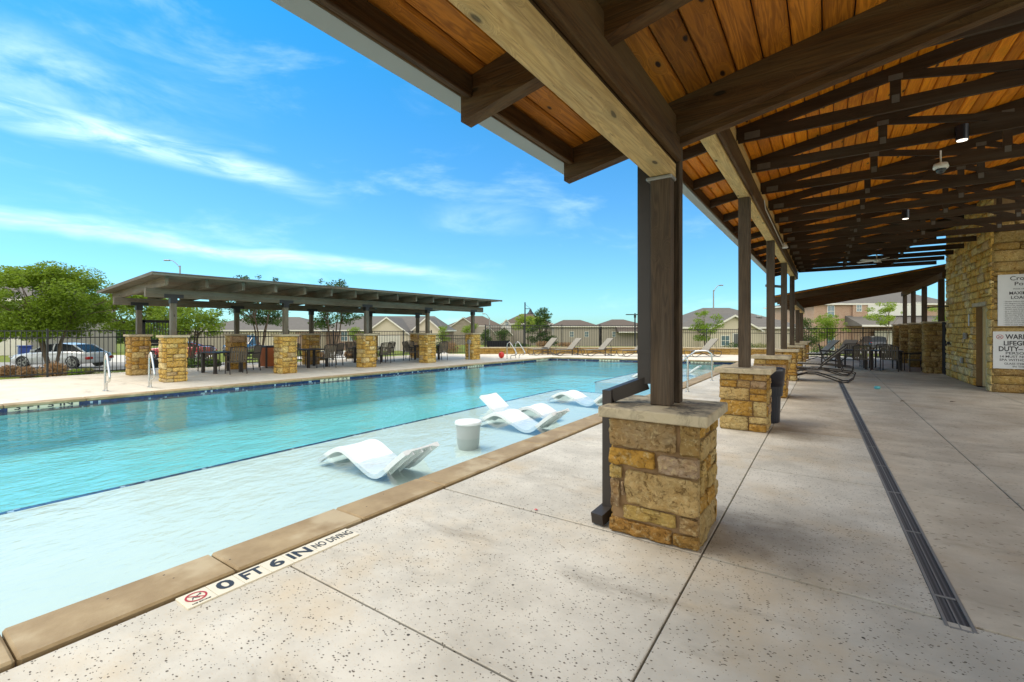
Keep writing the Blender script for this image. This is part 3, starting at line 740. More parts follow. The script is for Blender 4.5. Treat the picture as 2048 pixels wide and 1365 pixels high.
# eave of the near section: sub-fascia, fascia, gutter
for k in range(-0, 4):
    y = 3.56 - 1.35 * (3 - k); cbar('blocking', 'beam_y', -1.80, -1.755, y - 1.30, y - .052, 2.905, lz(-1.8) + .244)
cbar('fascia', 'beam_y', -1.872, -1.852, -2.2, 3.74, 2.945, 3.06)
def gutter(x0, x1, y0, y1, z0, z1):
    m = MB().xprism([(x0, z0 + .02), (x0 + .02, z0), (x1, z0), (x1, z1 - .01), (x1 - .006, z1 - .01), (x1 - .006, z0 + .008), (x0 + .024, z0 + .008), (x0 + .01, z0 + .024), (x0 + .01, z1), (x0, z1)], y0, y1)
    m.build('gutter', 'gutter_metal', can)
gutter(-2.035, -1.875, -2.2, 3.86, 2.95, 3.08)
# metal roofing over the boards
MB().xprism([(-1.96, zt(-1.96) + .06), (XR + .1, zt(XR) + .08), (XR + .1, zt(XR) + .10), (-1.96, zt(-1.96) + .08)], -2.3, 3.78).build('roof_sheet', 'bronze_metal', can)
# posts
HPY = [3.57, 7.92, 12.05, 16.2, 20.4]
cbar('post', 'post_z', -1.105, -.955, 3.50, 3.612, .932, 2.668)
cbar('post', 'post_z', -1.085, -.935, 3.70, 3.79, .932, 3.54)
cbar('post_plate', 'galvanized', -1.135, -.94, 3.49, 3.618, 2.640, 2.667)
for y in HPY[1:]: cbar('post', 'post_z', -1.11, -.95, y - .075, y + .075, .932, 3.545)
# high beam, one length per bay
ends = [3.80, 7.92, 12.05, 16.2, 20.4, 22.0]
for a, b in zip(ends, ends[1:]):
    cbar('beam', 'beam_pale_y', -1.115, -.955, a + .004, b - .004, 3.545, 3.66)
    cbar('beam', 'beam_y', -1.112, -.958, a + .004, b - .004, 3.663, 3.83)
    cbar('beam', 'beam_y', -.950, -.905, a + .004, b - .004, 3.57, 3.83)
# scissor-like roof trusses
def truss(y, xr):
    t = .042; y0, y1 = y - t / 2, y + t / 2
    m = MB()
    m.xprism([(-1.72, hz(-1.72)), (-1.10, hz(-1.10)), (xr, hz(xr)), (xr, hz(xr) + .14), (-1.72, hz(-1.72) + .14)], y0, y1)
    cb = 3.835
    m.xprism([(-.90, cb), (xr, cb), (xr, cb + .135), (-.90, cb + .135)], y0 + .0015, y1 - .0015)
    X1 = [.62, 2.05, 3.4, 4.8, 6.2]
    for i, x in enumerate(X1):
        if x > xr: break
        m.box(x - .045, x + .045, y0 + .003, y1 - .003, cb + .13, hz(x) + .01)
        if i + 1 < len(X1) and X1[i + 1] < xr: m.bar((x + .04, y, hz(x) + .03), (X1[i + 1] - .04, y, cb + .10), t - .008, .085)
    o = m.build('truss', 'truss_x', can)
    for x, z, w, h in [(-.74, 3.90, .17, .085)] + [(x, hz(x) + .015, .12, .06) for x in X1 if x < xr] + [(x, cb + .125, .065, .085) for x in X1 if x < xr]:
        MB().box(x - w / 2, x + w / 2, y0 - .003, y0 - .0002, z - h / 2, z + h / 2).build('truss_plate', 'plate_metal', o)
TY = [4.02 + 1.3 * k for k in range(14)] + [21.95]
TY = [3.80] + [5.05 + 1.3 * k for k in range(14)]
for y in TY: truss(y, XR if y < 15.7 else 3.27)
planks(-1.76, XR, .142, 3.76, 15.72, lambda x: hz(x) + .142, .035, 'ceiling', can)
planks(-1.76, 3.29, .142, 15.72, 22.05, lambda x: hz(x) + .142, .035, 'ceiling', can)
MB().xprism([(-1.86, hz(-1.86) + .19), (XR + .1, hz(XR) + .2), (XR + .1, hz(XR) + .22), (-1.86, hz(-1.86) + .21)], 3.70, 22.12).build('roof_sheet', 'bronze_metal', can)
cbar('fascia', 'beam_y', -1.748, -1.724, 3.70, 22.05, hz(-1.74) - .03, hz(-1.74) + .14)
cbar('beam', 'beam_y', 4.1, 4.25, -2.2, 15.7, 3.90, 4.02)
for y in (-1.5, 4., 9.5, 15.5): cbar('post', 'post_z', 4.1, 4.25, y - .075, y + .075, 0, 3.90)
gutter(-1.905, -1.751, 3.70, 22.1, 3.69, 3.81)
for a, b in zip(TY, TY[1:]): cbar('blocking', 'beam_pale_y', -.955, -.915, a + .025, b - .025, 3.84, 4.01)
# far low section
fz = lambda x: 2.94 + .17 * x
cbar('beam', 'beam_pale_y', -1.10, -.96, 22.02, 31.2, 2.42, 2.52); cbar('beam', 'beam_y', -1.098, -.962, 22.02, 31.2, 2.523, 2.72)
cbar('beam', 'beam_y', 3.27, 3.41, 21.0, 31.2, 3.26, 3.47)
k = 0; y = 22.12
while y < 31.3:
    sloped('rafter', 'beam_x', -1.75, 3.8, y, y + (.09 if k else .10), fz, .24); y += 1.3; k += 1
planks(-1.75, 3.8, .16, 22.1, 31.3, lambda x: fz(x) + .242, .03, 'ceiling', can)
MB().xprism([(-1.86, fz(-1.86) + .28), (3.9, fz(3.9) + .28), (3.9, fz(3.9) + .31), (-1.86, fz(-1.86) + .31)], 22.05, 31.4).build('roof_sheet', 'bronze_metal', can)
for y in (24.5, 28.6): cbar('post', 'post_z', -1.11, -.95, y - .075, y + .075, .932, 2.42)
for y in (21.6, 24.9, 27.7, 30.4): cbar('post', 'post_z', 3.26, 3.42, y - .08, y + .08, 1.80, 3.26)
# downspout on the near pier
ds = MB(); w = .045
def duct(m, p, q, a, b=None): m.bar(p, q, a, b or a)
duct(ds, (-1.18, 3.62, 3.02), (-1.18, 3.62, 1.08), .10, .085)
duct(ds, (-1.23, 3.70, 2.99), (-1.98, 3.70, 3.03), .085, .08)
ds.bar((-1.18, 3.625, 1.085), (-1.405, 3.46, .985), .085, .10)
duct(ds, (-1.415, 3.45, 1.03), (-1.415, 3.45, .08), .075, .10)
ds.bar((-1.415, 3.46, .085), (-1.445, 3.28, .052), .10, .085)
ds.build('downspout', 'bronze_dark', can)
st = MB().box(-1.234, -1.126, 3.572, 3.576, 1.32, 1.345).build('strap', 'bronze_dark', can)
# downspout bracket frame further down the row
d2 = MB(); duct(d2, (-1.80, 19.9, 3.66), (-1.80, 19.9, 3.40), .09); duct(d2, (-1.84, 19.9, 3.20), (-1.28, 21.0, 3.20), .10, .09); duct(d2, (-1.28, 21.0, 3.20), (-1.28, 21.0, .95), .10, .09)
d2.build('downspout', 'bronze_metal', can)
# ceiling fittings
dc = thing('dome_camera', 'white dome security camera hanging from a truss under the canopy', 'camera', (1.37, 8.9, 3.86))
MB().tube([(0, 0, .25), (0, 0, .04)], .012, 8).build('drop_rod', 'white_paint', dc)
MB().lathe([(.03, .05), (.09, .03), (.105, -.03), (.095, -.055), (.07, -.06)], 24).build('housing', 'plastic_white', dc, smooth=True)
MB().lathe([(.072, -.055), (.068, -.09), (.045, -.125), (.005, -.14)], 20).build('dome', 'dome_glass', dc, smooth=True); dc.scale = (.85, .85, .85)
def spot(loc, label):
    s = thing('ceiling_spotlight', label, 'spotlight', loc, 0, 'cylinder spotlights under the canopy')
    MB().tube([(0, 0, .16), (0, 0, -.06)], .075, 20).build('housing', 'black_plastic', s, smooth=False)
    s.scale = (.8, .8, .8); MB().lathe([(.003, -.0625), (.062, -.063), (.062, -.068), (.003, -.0685)], 20).build('lens', 'lamp_lit', s)
spot((1.36, 7.6, 3.83), 'black cylinder spotlight with lit lens, nearest of those under the roof')
spot((1.36, 12.3, 3.83), 'small black cylinder spotlight with lit lens, farther along the trusses')
fan = thing('ceiling_fan', 'small white ceiling fan under the far end of the high roof', 'ceiling fan', (1.36, 18.6, 3.72))
MB().tube([(0, 0, .2), (0, 0, .02)], .015, 8).build('drop_rod', 'white_paint', fan)
MB().lathe([(.02, .05), (.10, .03), (.10, -.03), (.05, -.06)], 16).build('motor', 'white_paint', fan)
for k in range(5):
    b = MB().box(.09, .55, -.055, .055, -.006, .006).build('blade', 'white_paint', fan); b.rotation_euler = (R(10), 0, k * 2 * math.pi / 5 + .1)
sp = thing('floodlight', 'white outdoor floodlight fixed to the high beam above the posts', 'floodlight', (-.86, 13.6, 3.66))
MB().lathe([(.02, .06), (.07, .0), (.09, -.06), (.08, -.065)], 14).build('head', 'plastic_white', sp)
MB().tube([(0, 0, .04), (-.05, 0, .05)], .02, 8).build('bracket', 'plastic_gray', sp)
cb_ = MB(); cb_.tube([(-.893, 9.3, 3.82), (-.893, 9.5, 3.70), (-.893, 11.5, 3.68), (-.893, 13.5, 3.66), (-.88, 13.6, 3.6)], .009, 6)
tag(cb_.build('cable', 'white_paint'), 'thin pale cable running along the inner face of the high beam', 'cable')

# ---------------------------------------------------------------- stone building on the right
bl = thing('stone_building', 'yellow limestone building with recessed door beside the covered deck', 'building', (0, 0, 0))
core = MB(); X0 = 3.38
DY0, DY1, DH = 16.15, 17.35, 2.13
core.box(X0, 9, 15.82, DY0, 0, 4.9); core.box(X0, 9, DY1, 20.85, 0, 4.9); core.box(X0, 9, DY0, DY1, DH, 4.9); core.box(X0 + .5, 9, DY0, DY1, 0, DH)
core.build('wall', 'mortar', bl)
rg = random.Random(5)
def skipdoor(x, z, w, h):      # x runs from far (20.85) to near along the wall
    y1 = 20.85 - x; y0 = y1 - w
    return y1 > DY0 + .03 and y0 < DY1 - .03 and z < DH - .05
# courses around the door so that stones end cleanly on its jambs
WL = 20.85 - 15.77
def shift(r, dx, dz=0): return [(x + dx, z + dz, w, h) for x, z, w, h in r]
lay(shift(ashlar(20.85 - DY1, DH, rg, .12, .27, .18, .55), 0), (X0, 20.85, 0), R(-90), bl, .05, PALP, (3, 3), amp=.012, mat='stone_fine')
lay(shift(ashlar(DY0 - 15.77, DH, rg, .15, .26, .3, .5), 20.85 - DY0), (X0, 20.85, 0), R(-90), bl, .05, PALP, (4, 4), amp=.012, mat='stone_fine')
lay(shift(ashlar(WL, 4.9 - DH, rg, .14, .28, .22, .60), 0, DH), (X0, 20.85, 0), R(-90), bl, .05, PALP, (3, 3), amp=.012, mat='stone_fine')
lay(ashlar(.44, DH, rg, .2, .4, .44, .45), (X0 + .45, DY1, 0), R(180), bl, .02, PALW, (2, 2))
lay(ashlar(2.4, 4.3, rg, .16, .28, .3, .75), (X0 - .04, 15.82, 0), 0, bl, .05, [(.40, .27, .09), (.36, .23, .07), (.44, .32, .13), (.33, .22, .09)], (4, 3), mat='stone_fine')  # darker stones on the sign face: its shade is put into the palette
dr_ = MB().box(X0 + .14, X0 + .185, DY0 + .06, DY0 + .62, .01, DH - .06).build('door', 'door_beige', bl)
MB().box(X0 + .12, X0 + .20, DY0, DY0 + .055, 0, DH - .055).box(X0 + .12, X0 + .20, DY1 - .10, DY1 - .02, 0, DH - .055).box(X0 + .12, X0 + .20, DY0, DY1, DH - .054, DH).build('door_frame', 'door_beige', bl)
MB().box(X0 + .16, X0 + .20, DY0 + .62, DY1 - .1, .01, DH - .06).build('door', 'door_beige', bl)
MB().tube([(X0 + .14, DY0 + .52, 1.0), (X0 + .08, DY0 + .52, 1.0), (X0 + .08, DY0 + .42, 1.0)], .012, 8).build('handle', 'steel', dr_)
MB().box(X0 - .08, X0 + .45, DY0 - .05, DY1 + .02, DH - .005, DH + .09).build('lintel', 'capstone', bl)
# fittings on the wall
def wall_item(name, label, cat, y, z, w, h, d, mat, mat2=None):
    o = thing(name, label, cat, (X0 - .065, y, z), R(-90))
    MB().cbox(-w / 2, w / 2, -d, 0, -h / 2, h / 2, .005).build('plate', mat, o)
    if mat2: MB().box(-w / 2 * .75, w / 2 * .75, -d - .004, -d + .001, -h / 2 * .75, h / 2 * .75).build('panel', mat2, o)
    return o
wall_item('sign_plate', 'small narrow white plate above the black reader beside the door', 'sign', 17.75, 1.78, .10, .32, .01, 'sign_board', None)
wall_item('card_reader', 'square steel box with a black face left of the door opening', 'reader', 18.05, 1.34, .26, .17, .05, 'galvanized', 'black_plastic')
wall_item('outlet_box', 'small gray outlet box low on the wall left of the door', 'outlet', 18.45, .62, .10, .16, .05, 'galvanized', 'plastic_gray')
hb_ = thing('hose_tap', 'dark round hose tap sticking out of the yellow stone wall', 'tap', (X0 - .06, 20.0, 1.06))
MB().tube([(0, 0, 0), (-.10, 0, 0), (-.12, 0, -.05)], .022, 8).build('spout', 'bronze_dark', hb_); MB().tube([(-.06, 0, .02), (-.06, 0, .07)], .035, 10).build('knob', 'iron', hb_)
shw = thing('shower_arm', 'thin dark bar sticking out high from the far corner of the stone wall', 'shower arm', (X0 - .06, 20.3, 2.28))
MB().tube([(0, 0, 0), (-.50, .1, -.02)], .018, 8).build('arm', 'iron', shw); MB().tube([(-.50, .1, -.02), (-.50, .1, -.06)], .04, 10).build('head', 'iron', shw)
# signs on the face towards the camera
def sign(name, label, x0, x1, z0, z1, lines, yy=15.755):
    o = thing(name, label, 'sign', (x0, yy, z0))
    w = x1 - x0; h = z1 - z0
    b = MB().cbox(0, w, -.012, 0, 0, h, .003).build('board', 'sign_board', o)
    for tx, zc, sz, wd, mt, bo, ali in lines:
        me = text_mesh(tx, sz, mt, wd, bold=bo, align='CENTER' if ali is None else 'LEFT')
        x = w / 2 if ali is None else ali
        mesh_obj('lettering', me, o, (x, -.0135, h - zc), (R(90), 0, 0))
    return o
ln = [('Cross Creek', .10, .14, .78, 'sign_ink', .001, None), ('Pool Rules', .23, .12, .62, 'sign_ink', .001, None), ('POOL HOURS DAWN TO DUSK', .35, .045, .66, 'sign_ink', 0, None), ('MAXIMUM BATHER', .45, .10, .80, 'sign_ink', .0015, None), ('LOAD LIMIT 114', .555, .10, .74, 'sign_ink', .0015, None)]
small = ['Shower before entering pool', 'No lifeguard on duty at any time', 'Pool is for residents and their', 'guests with a key card only', 'Guests must be accompanied', 'by a resident at all times', 'Proper swimwear is required', 'No running, diving or rough play', 'Persons under fourteen must be', 'with an adult in the pool area', 'Glass items are not allowed', 'Animals are not allowed here', 'Swim at your own risk']
for i, tx in enumerate(small): ln.append(('\u2022 ' + tx, .645 + i * .046, .040, None, 'sign_ink', 0, .10))
sign('rules_sign', 'tall pale pool rules sign mounted on the shaded stone wall at the right edge', 3.44, 4.62, 1.60, 2.83, ln)
s2 = [('WARNING-NO', .13, .16, .84, 'sign_ink', .004, None), ('LIFEGUARD ON', .285, .15, .90, 'sign_ink', .004, None), ('PERSONS UNDER', .52, .085, .84, 'sign_ink', .0008, None), ('14 MUST NOT USE POOL OR', .60, .075, 1.04, 'sign_ink', .0008, None), ('SPA WITHOUT SUPERVISION', .68, .075, 1.04, 'sign_ink', .0008, None), ('GLASS ITEMS NOT ALLOWED', .77, .065, .88, 'sign_ink', .0006, None), ('IN THE POOL YARD', .835, .06, .60, 'sign_ink', .0006, None)]
sg = sign('warning_sign', 'white warning sign in bold black capitals below the rules sign', 3.36, 4.62, .58, 1.47, s2)
mesh_obj('lettering', text_mesh('DUTY\u2013', .16, 'sign_ink', .40, 'LEFT', .004), sg, (.09, -.0135, .89 - .42), (R(90), 0, 0))
mesh_obj('lettering', text_mesh('NO DIVING', .16, 'red_ink', .62, 'LEFT', .004), sg, (.52, -.0135, .89 - .42), (R(90), 0, 0))
rgm = MB()
for i in range(28):
    q0, q1 = 2 * math.pi * i / 28, 2 * math.pi * (i + 1) / 28
    rgm.add([(.115 + r * math.cos(q), -.0145, .76 + r * .9 * math.sin(q)) for q in (q0, q1) for r in (.050, .060)], [(0, 1, 3, 2)])
rgm.bar((.08, -.0142, .795), (.15, -.0142, .725), .001, .008); rgm.build('no_diving_symbol', 'red_ink', sg)
fg = MB(); fg.bar((.09, -.0138, .745), (.135, -.0138, .765), .001, .014); fg.bar((.10, -.0138, .75), (.08, -.0138, .73), .001, .008); fg.bar((.13, -.0138, .765), (.148, -.0138, .785), .001, .007); fg.build('diver_symbol', 'sign_ink', sg)
# gate piers beyond the building with dark metal gates between
gy = [21.35, 24.6, 27.4, 30.1]
GL = ['low stone gate pier against the end of the building', 'second stone gate pier, dark gate on either side', 'third stone gate pier along the right side', 'last stone gate pier at the corner of the fence']
for y, lb in zip(gy, GL): pier(2.86, y, .52, 1.80, lb, 'stone gate piers on the right', pal=[(.42, .28, .09), (.38, .25, .08), (.45, .32, .14), (.34, .22, .08)], capo=.03, capt=.06, name='gate_pier')
for k, (a, b) in enumerate(zip(gy, gy[1:])):
    gt = thing('metal_gate', ['near', 'middle', 'far'][k] + ' dark screened metal gate between two stone gate piers', 'gate', (3.30, a + .53, 0), 0, 'dark gates on the right')
    L = b - a - .54
    MB().box(-.02, .02, 0, L, .05, 1.72).build('screen', 'dark_screen', gt); MB().box(-.03, .03, 0, .05, .03, 1.76).box(-.03, .03, L - .05, L, .03, 1.76).box(-.03, .03, 0, L, 1.72, 1.78).build('frame', 'iron', gt)
gt = thing('metal_gate', 'narrow dark gate between the stone building and the first gate pier', 'gate', (3.34, 20.88, 0), 0, 'dark gates on the right')
MB().box(-.02, .02, 0, .46, .03, 1.78).build('screen', 'dark_screen', gt)
# ---------------------------------------------------------------- low stone wall and fences
wallp = [(-18.5, 22.25), (-17.55, 23.2), (-9.75, 28.95), (-7.5, 30.0), (-4.3, 30.95), (-1.6, 31.6)]
lw = thing('low_stone_wall', 'low yellow stone seat wall with pale cap behind the far loungers', 'wall', (0, 0, 0))
rg = random.Random(11)
for i, (a, b) in enumerate(zip(wallp, wallp[1:])):
    a = Vector((*a, 0)); b = Vector((*b, 0)); L = (b - a).length; ang = math.atan2(b.y - a.y, b.x - a.x)
    m = MB().box(0, L, .045, .36, 0, .36).build('core', 'mortar', lw, tuple(a), ang)
    lay(ashlar(L, .36, rg, .15, .2, .28, .62), tuple(a), ang, lw, .0, [(.48, .30, .08), (.44, .27, .07), (.50, .35, .13), (.40, .24, .07)], (2, 2))
    for k in range(int(L / 1.2) + 1):
        x0 = k * 1.2; x1 = min(x0 + 1.195, L)
        if x1 - x0 > .1: MB().cbox(x0, x1, -.07, .42, .36, .43, .008).build('cap_stone', 'capstone', lw, tuple(a), ang)
soil = MB().add([(p[0] + n_[0], p[1] + n_[1], .30) for p, n_ in zip(wallp, [(-.2, .3)] * 6)] + [(p[0] - 1.4, p[1] + 2.2, .26) for p in reversed(wallp)], [tuple(range(12))])
struct(soil.build('planter_bed', 'mulch'))
soil2 = MB().add([(p[0] - 1.4, p[1] + 2.2, .26) for p in wallp] + [(p[0] - 3.4, p[1] + 5.2, tz(p[0] - 3.4, p[1] + 5.2) - .05) for p in reversed(wallp)], [tuple(range(12))])
struct(soil2.build('planter_slope', 'grass'))

def fence(pts, zb, h, label, step=2.4, group='black metal picket fences', r=.0085, pw=.05, sp=.115):
    root = thing('metal_fence', label, 'fence', (0, 0, 0), 0, group)
    for a, b, z0, z1 in [(pts[i], pts[i + 1], zb[i], zb[i + 1]) for i in range(len(pts) - 1)]:
        A = Vector((*a, z0)); B = Vector((*b, z1)); L = (B - A).length; n = max(1, round(L / step)); d = (B - A) / n
        for k in range(n + 1):
            p = A + d * k; MB().box(p.x - pw / 2, p.x + pw / 2, p.y - pw / 2, p.y + pw / 2, p.z - .25, p.z + h + .05).build('post', 'iron', root)
            if k == n: break
            q = p + d; m = MB()
            for zz in (h - .02, h - .24, .10): MB().bar(p + Vector((0, 0, zz)), q + Vector((0, 0, zz)), .03, .035).build('rail', 'iron', root)
            mm = MB(); c = int(d.length / sp)
            for j in range(1, c): e = p + d * (j / c); mm.box(e.x - r, e.x + r, e.y - r, e.y + r, e.z + .06, e.z + h)
            mm.build('pickets', 'iron', root, kind='stuff')
    return root
fence([(-20.6, -3.5), (-20.6, 6.25)], [0, 0], 1.50, 'black picket fence at the left in front of the big tree')
fence([(-20.6, 7.15), (-20.6, 21.2)], [0, 0], 1.46, 'black picket fence running behind the pergola furniture')
fence([(-20.6, 21.2), (-18.6, 22.8)], [0, 0], 1.2, 'short black picket fence at the left end of the low stone wall')
fence([(-18.9, 24.6), (-10.5, 30.6), (-8.2, 31.5)], [.22, .22, .22], 1.62, 'tall black picket fence above the low stone wall behind the loungers')
fence([(-8.2, 31.5), (-4.6, 32.6), (-1.5, 33.3)], [.15, .15, .1], 1.42, 'black picket fence above the wall on the right of the big house', 2.2)
fence([(-1.5, 31.3), (3.3, 31.3)], [0, 0], 1.62, 'black picket fence closing the end of the covered deck', 1.9)
scr = thing('equipment_screen', 'low black solid screen fence beside the far end of the pergola', 'screen', (-19.2, 25.2, 0), R(36))
MB().box(0, 1.5, -.03, .03, .1, .78).build('panel', 'dark_screen', scr); MB().box(-.05, .02, -.05, .05, 0, .84).box(1.48, 1.55, -.05, .05, 0, .84).build('frame', 'iron', scr)
gt = thing('metal_gate', 'tall black metal gate in the left fence behind the pergola', 'gate', (-20.55, 6.25, 0))
MB().box(-.06, .06, 0, .10, 0, 1.86).box(-.06, .06, .92, 1.02, 0, 1.86).box(-.06, .06, 0, 1.02, 1.78, 1.88).build('frame', 'iron', gt)
m = MB()
for k in range(1, 9): m.box(-.009, .009, .10 + k * .09, .118 + k * .09, .30, 1.78)
m.build('pickets', 'iron', gt, kind='stuff'); MB().box(-.02, .02, .10, .92, .10, .42).box(-.02, .02, .10, .92, .92, 1.16).build('kick_panel', 'iron', gt)
MB().tube([(.04, .16, 1.02), (.10, .16, 1.02), (.10, .84, 1.02), (.04, .84, 1.02)], .02, 8).build('push_bar', 'steel', gt)

# ---------------------------------------------------------------- pergola across the pool
PA = -math.atan(.0577)
pg = thing('pergola', 'weathered gray flat-roofed timber pergola on stone pillars across the pool', 'pergola', (-15.83, 5.57, 0), PA)
# local: x towards the pool, y along the row
def ploc(x, y): c, s = math.cos(PA), math.sin(PA); return (-15.83 + c * x - s * y, 5.57 + s * x + c * y)
FS = [0, 3.3, 6.6, 9.9, 13.0]; BS = [0, 3.05, 6.1, 9.15, 12.2]
FL = ['front pergola pillar nearest the camera, beside the pool rails', 'second front pergola pillar, right of the near table set', 'third front pergola pillar, in the middle of the row', 'fourth front pergola pillar, beside the last table set', 'last front pergola pillar with a gray electrical box on it']
BL = ['back pergola pillar at the left end by the gate', 'back pergola pillar beside the orange sided trash bin', 'back pergola pillar just behind the second front pillar', 'back pergola pillar hidden behind the third front pillar', 'last back pergola pillar behind the farthest table set']
for k in range(5):
    x, y = ploc(-.28, FS[k] - .28); pier(x, y, .56, 1.36, FL[k], 'stone pillars of the pergola', rot=PA, pal=PALP, capo=.05, capt=.07, name='pergola_pillar')
    x, y = ploc(-3.63, BS[k] - .28 - .02); pier(x, y, .56, 1.36, BL[k], 'stone pillars of the pergola', rot=PA, pal=PALW, capo=.05, capt=.07, name='pergola_pillar')
def brk(m, x, y, z): m.box(x - .085, x + .085, y - .09, y + .09, z - .24, z); m.box(x - .085, x + .085, y - .26, y + .26, z - .01, z + .13)
for k in range(5):
    for xx, ss_, zt_ in ((0, FS[k], 2.45), (-3.35, BS[k], 2.34)):
        MB().cbox(xx - .075, xx + .075, ss_ - .075, ss_ + .075, 1.36, zt_ + .005, .006).build('post', 'gray_z', pg)
        m = MB(); m.box(xx - .088, xx + .088, ss_ - .088, ss_ + .088, zt_ - .16, zt_ - .0); m.box(xx - .0885, xx + .0885, ss_ - .24, ss_ + .24, zt_ - .005, zt_ + .10)
        m.build('bracket', 'iron', pg)
MB().cbox(-.08, .08, -.67, 13.75, 2.447, 2.70, .008).build('beam', 'gray_y', pg); MB().cbox(-3.43, -3.27, -.67, 12.9, 2.337, 2.575, .008).build('beam', 'gray_y', pg)
pz = lambda x: 2.705 + .036 * x
ry = -.55
for k in range(15):
    y = -.45 + k * .985
    MB().xprism([(-4.55, pz(-4.55)), (.90, pz(.9)), (.90, pz(.9) + .25), (-4.55, pz(-4.55) + .25)], y, y + .085).build('rafter', 'gray_x', pg)
x = -4.85
while x < 1.05:
    a, b = x, x + .15; MB().xprism([(a, pz(a) + .253), (b - .012, pz(b) + .253), (b - .012, pz(b) + .285), (a, pz(a) + .285)], -.72, 13.95).build('roof_board', 'gray_y', pg); x += .15
MB().xprism([(-4.9, pz(-4.9) + .29), (1.16, pz(1.16) + .29), (1.16, pz(1.16) + .305), (-4.9, pz(-4.9) + .305)], -.78, 14.0).build('roof_sheet', 'bronze_metal', pg)
MB().xprism([(1.12, pz(1.12) + .24), (1.15, pz(1.15) + .24), (1.15, pz(1.15) + .32), (1.12, pz(1.12) + .32)], -.80, 14.02).build('fascia', 'gray_y', pg)
MB().xprism([(-4.9, pz(-4.9) + .235), (1.12, pz(1.12) + .235), (1.12, pz(1.12) + .32), (-4.9, pz(-4.9) + .32)], -.80, -.765).build('fascia', 'gray_x', pg)
# electrical box on the last front pillar
eb = thing('electrical_box', 'gray electrical box on a conduit at the last pergola pillar', 'electrical box', (*ploc(.1, 12.62), 0), PA)
MB().cbox(-.09, .09, -.06, .06, .82, 1.02, .01).build('box', 'galvanized', eb); MB().tube([(0, 0, 0), (0, 0, .84)], .035, 10).build('conduit', 'galvanized', eb)
lb = thing('rescue_ball', 'round red plastic ball float resting beside the last pergola pillar', 'float', (*ploc(.62, 14.6), 0))
MB().lathe([(.01, .0), (.10, .03), (.15, .13), (.16, .18), (.13, .28), (.06, .33), (.01, .34)], 18).build('float', 'red_plastic', lb, smooth=True); MB().tube([(0, 0, .33), (0, 0, .37)], .03, 8).build('plug', 'red_plastic', lb)

# ---------------------------------------------------------------- furniture
def arm_chair(mat='bronze_dark', sling='sling_dark'):
    r = thing('patio_chair', 'x', 'chair')
    for s in (-1, 1):
        x = s * .27
        MB().tube([(x, -.26, 0), (x, -.26, .62), (x, .22, .66)], .017, 6).build('leg', mat, r)
        MB().tube([(x * .96, .24, 0), (x * .96, .20, .42), (x * .96, .30, .90)], .017, 6).build('leg', mat, r)
        MB().bar((x, -.28, .645), (x, .24, .675), .05, .025).build('armrest', mat, r)
    MB().box(-.25, .25, -.24, .20, .40, .425).build('seat', sling, r)
    for q in range(7):
        x0 = -.25 + q * .0725; MB().add([(x0, .205, .44), (x0 + .05, .205, .44), (x0 + .05, .30, .90), (x0, .30, .90), (x0, .215, .44), (x0 + .05, .215, .44), (x0 + .05, .31, .90), (x0, .31, .90)], [(0, 1, 2, 3), (7, 6, 5, 4), (3, 2, 6, 7), (1, 0, 4, 5), (0, 3, 7, 4), (2, 1, 5, 6)]).build('back_slat', sling, r)
    MB().tube([(-.26, .30, .90), (-.15, .325, .93), (.15, .325, .93), (.26, .30, .90)], .018, 6).build('top_rail', mat, r)
    return r
def table(mat='bronze_dark'):
    r = thing('patio_table', 'x', 'table')
    MB().cbox(-.50, .50, -.50, .50, .70, .735, .01).build('tabletop', mat, r)
    for sx in (-1, 1):
        for sy in (-1, 1): MB().box(sx * .42 - .045, sx * .42 + .045, sy * .42 - .045, sy * .42 + .045, 0, .70).build('leg', mat, r)
    return r
CH = arm_chair(); TB = table(); first = [True, True]
def put(proto, i, loc, rz, label, group):
    if first[i]: first[i] = False; proto.location = loc; proto.rotation_euler = (0, 0, rz); proto['label'] = label; proto['group'] = group; return proto
    return dup(proto, loc, rz, label, group)
sets = [((-2.05, 2.05), [(-.95, -.1, 90), (.95, .1, -90), (0, .95, 0)], 'between the orange bin and the second front pillar', ['left side', 'right side', 'far side']),
        ((-1.9, 5.3), [(-1.0, -.1, 90), (.98, .1, -90), (.1, .98, 0), (.0, -1.0, 180)], 'in the middle of the pergola', ['left side', 'right side', 'far side', 'near side']),
        ((-2.3, 8.3), [(-.98, -.1, 90), (.98, .1, -90), (.1, .98, 0)], 'behind the third front pillar', ['left side', 'right side', 'far side']),
        ((-1.7, 11.4), [(-1.0, -.1, 90), (.98, .0, -90), (-.1, -1.0, 175)], 'between the last two front pillars', ['left side', 'right side', 'near side'])]
for (tx, ty), chs, where, sides in sets:
    x, y = ploc(tx, ty); put(TB, 1, (x, y, 0), PA + .1, 'dark square patio table ' + where, 'patio tables')
    for (cx, cy, a), sd_ in zip(chs, sides):
        x, y = ploc(tx + cx, ty + cy); put(CH, 0, (x, y, 0), PA + R(a) + rng.uniform(-.15, .15), 'armchair, ' + sd_ + ' of table ' + where, 'patio chairs')
for tx, lbl in ((.88, 'left'), (1.90, 'right')): dup(TB, (tx, 22.6, 0), 0, lbl + ' one of the two dark tables pushed together under the canopy', 'patio tables')
for x, y, a, l in ((1.15, 21.75, 176, 'dark armchair with its back to the camera at the canopy tables'), (.1, 22.7, 88, 'dark armchair at the left end of the canopy tables'), (2.75, 22.2, -80, 'dark armchair at the right end of the canopy tables'), (.95, 23.55, 3, 'dark armchair on the far side of the left canopy table'), (1.95, 23.55, -5, 'dark armchair on the far side of the right canopy table'), (2.0, 21.85, 165, 'dark armchair on the near side of the right canopy table')):
    dup(CH, (x, y, 0), R(a), l, 'patio chairs')
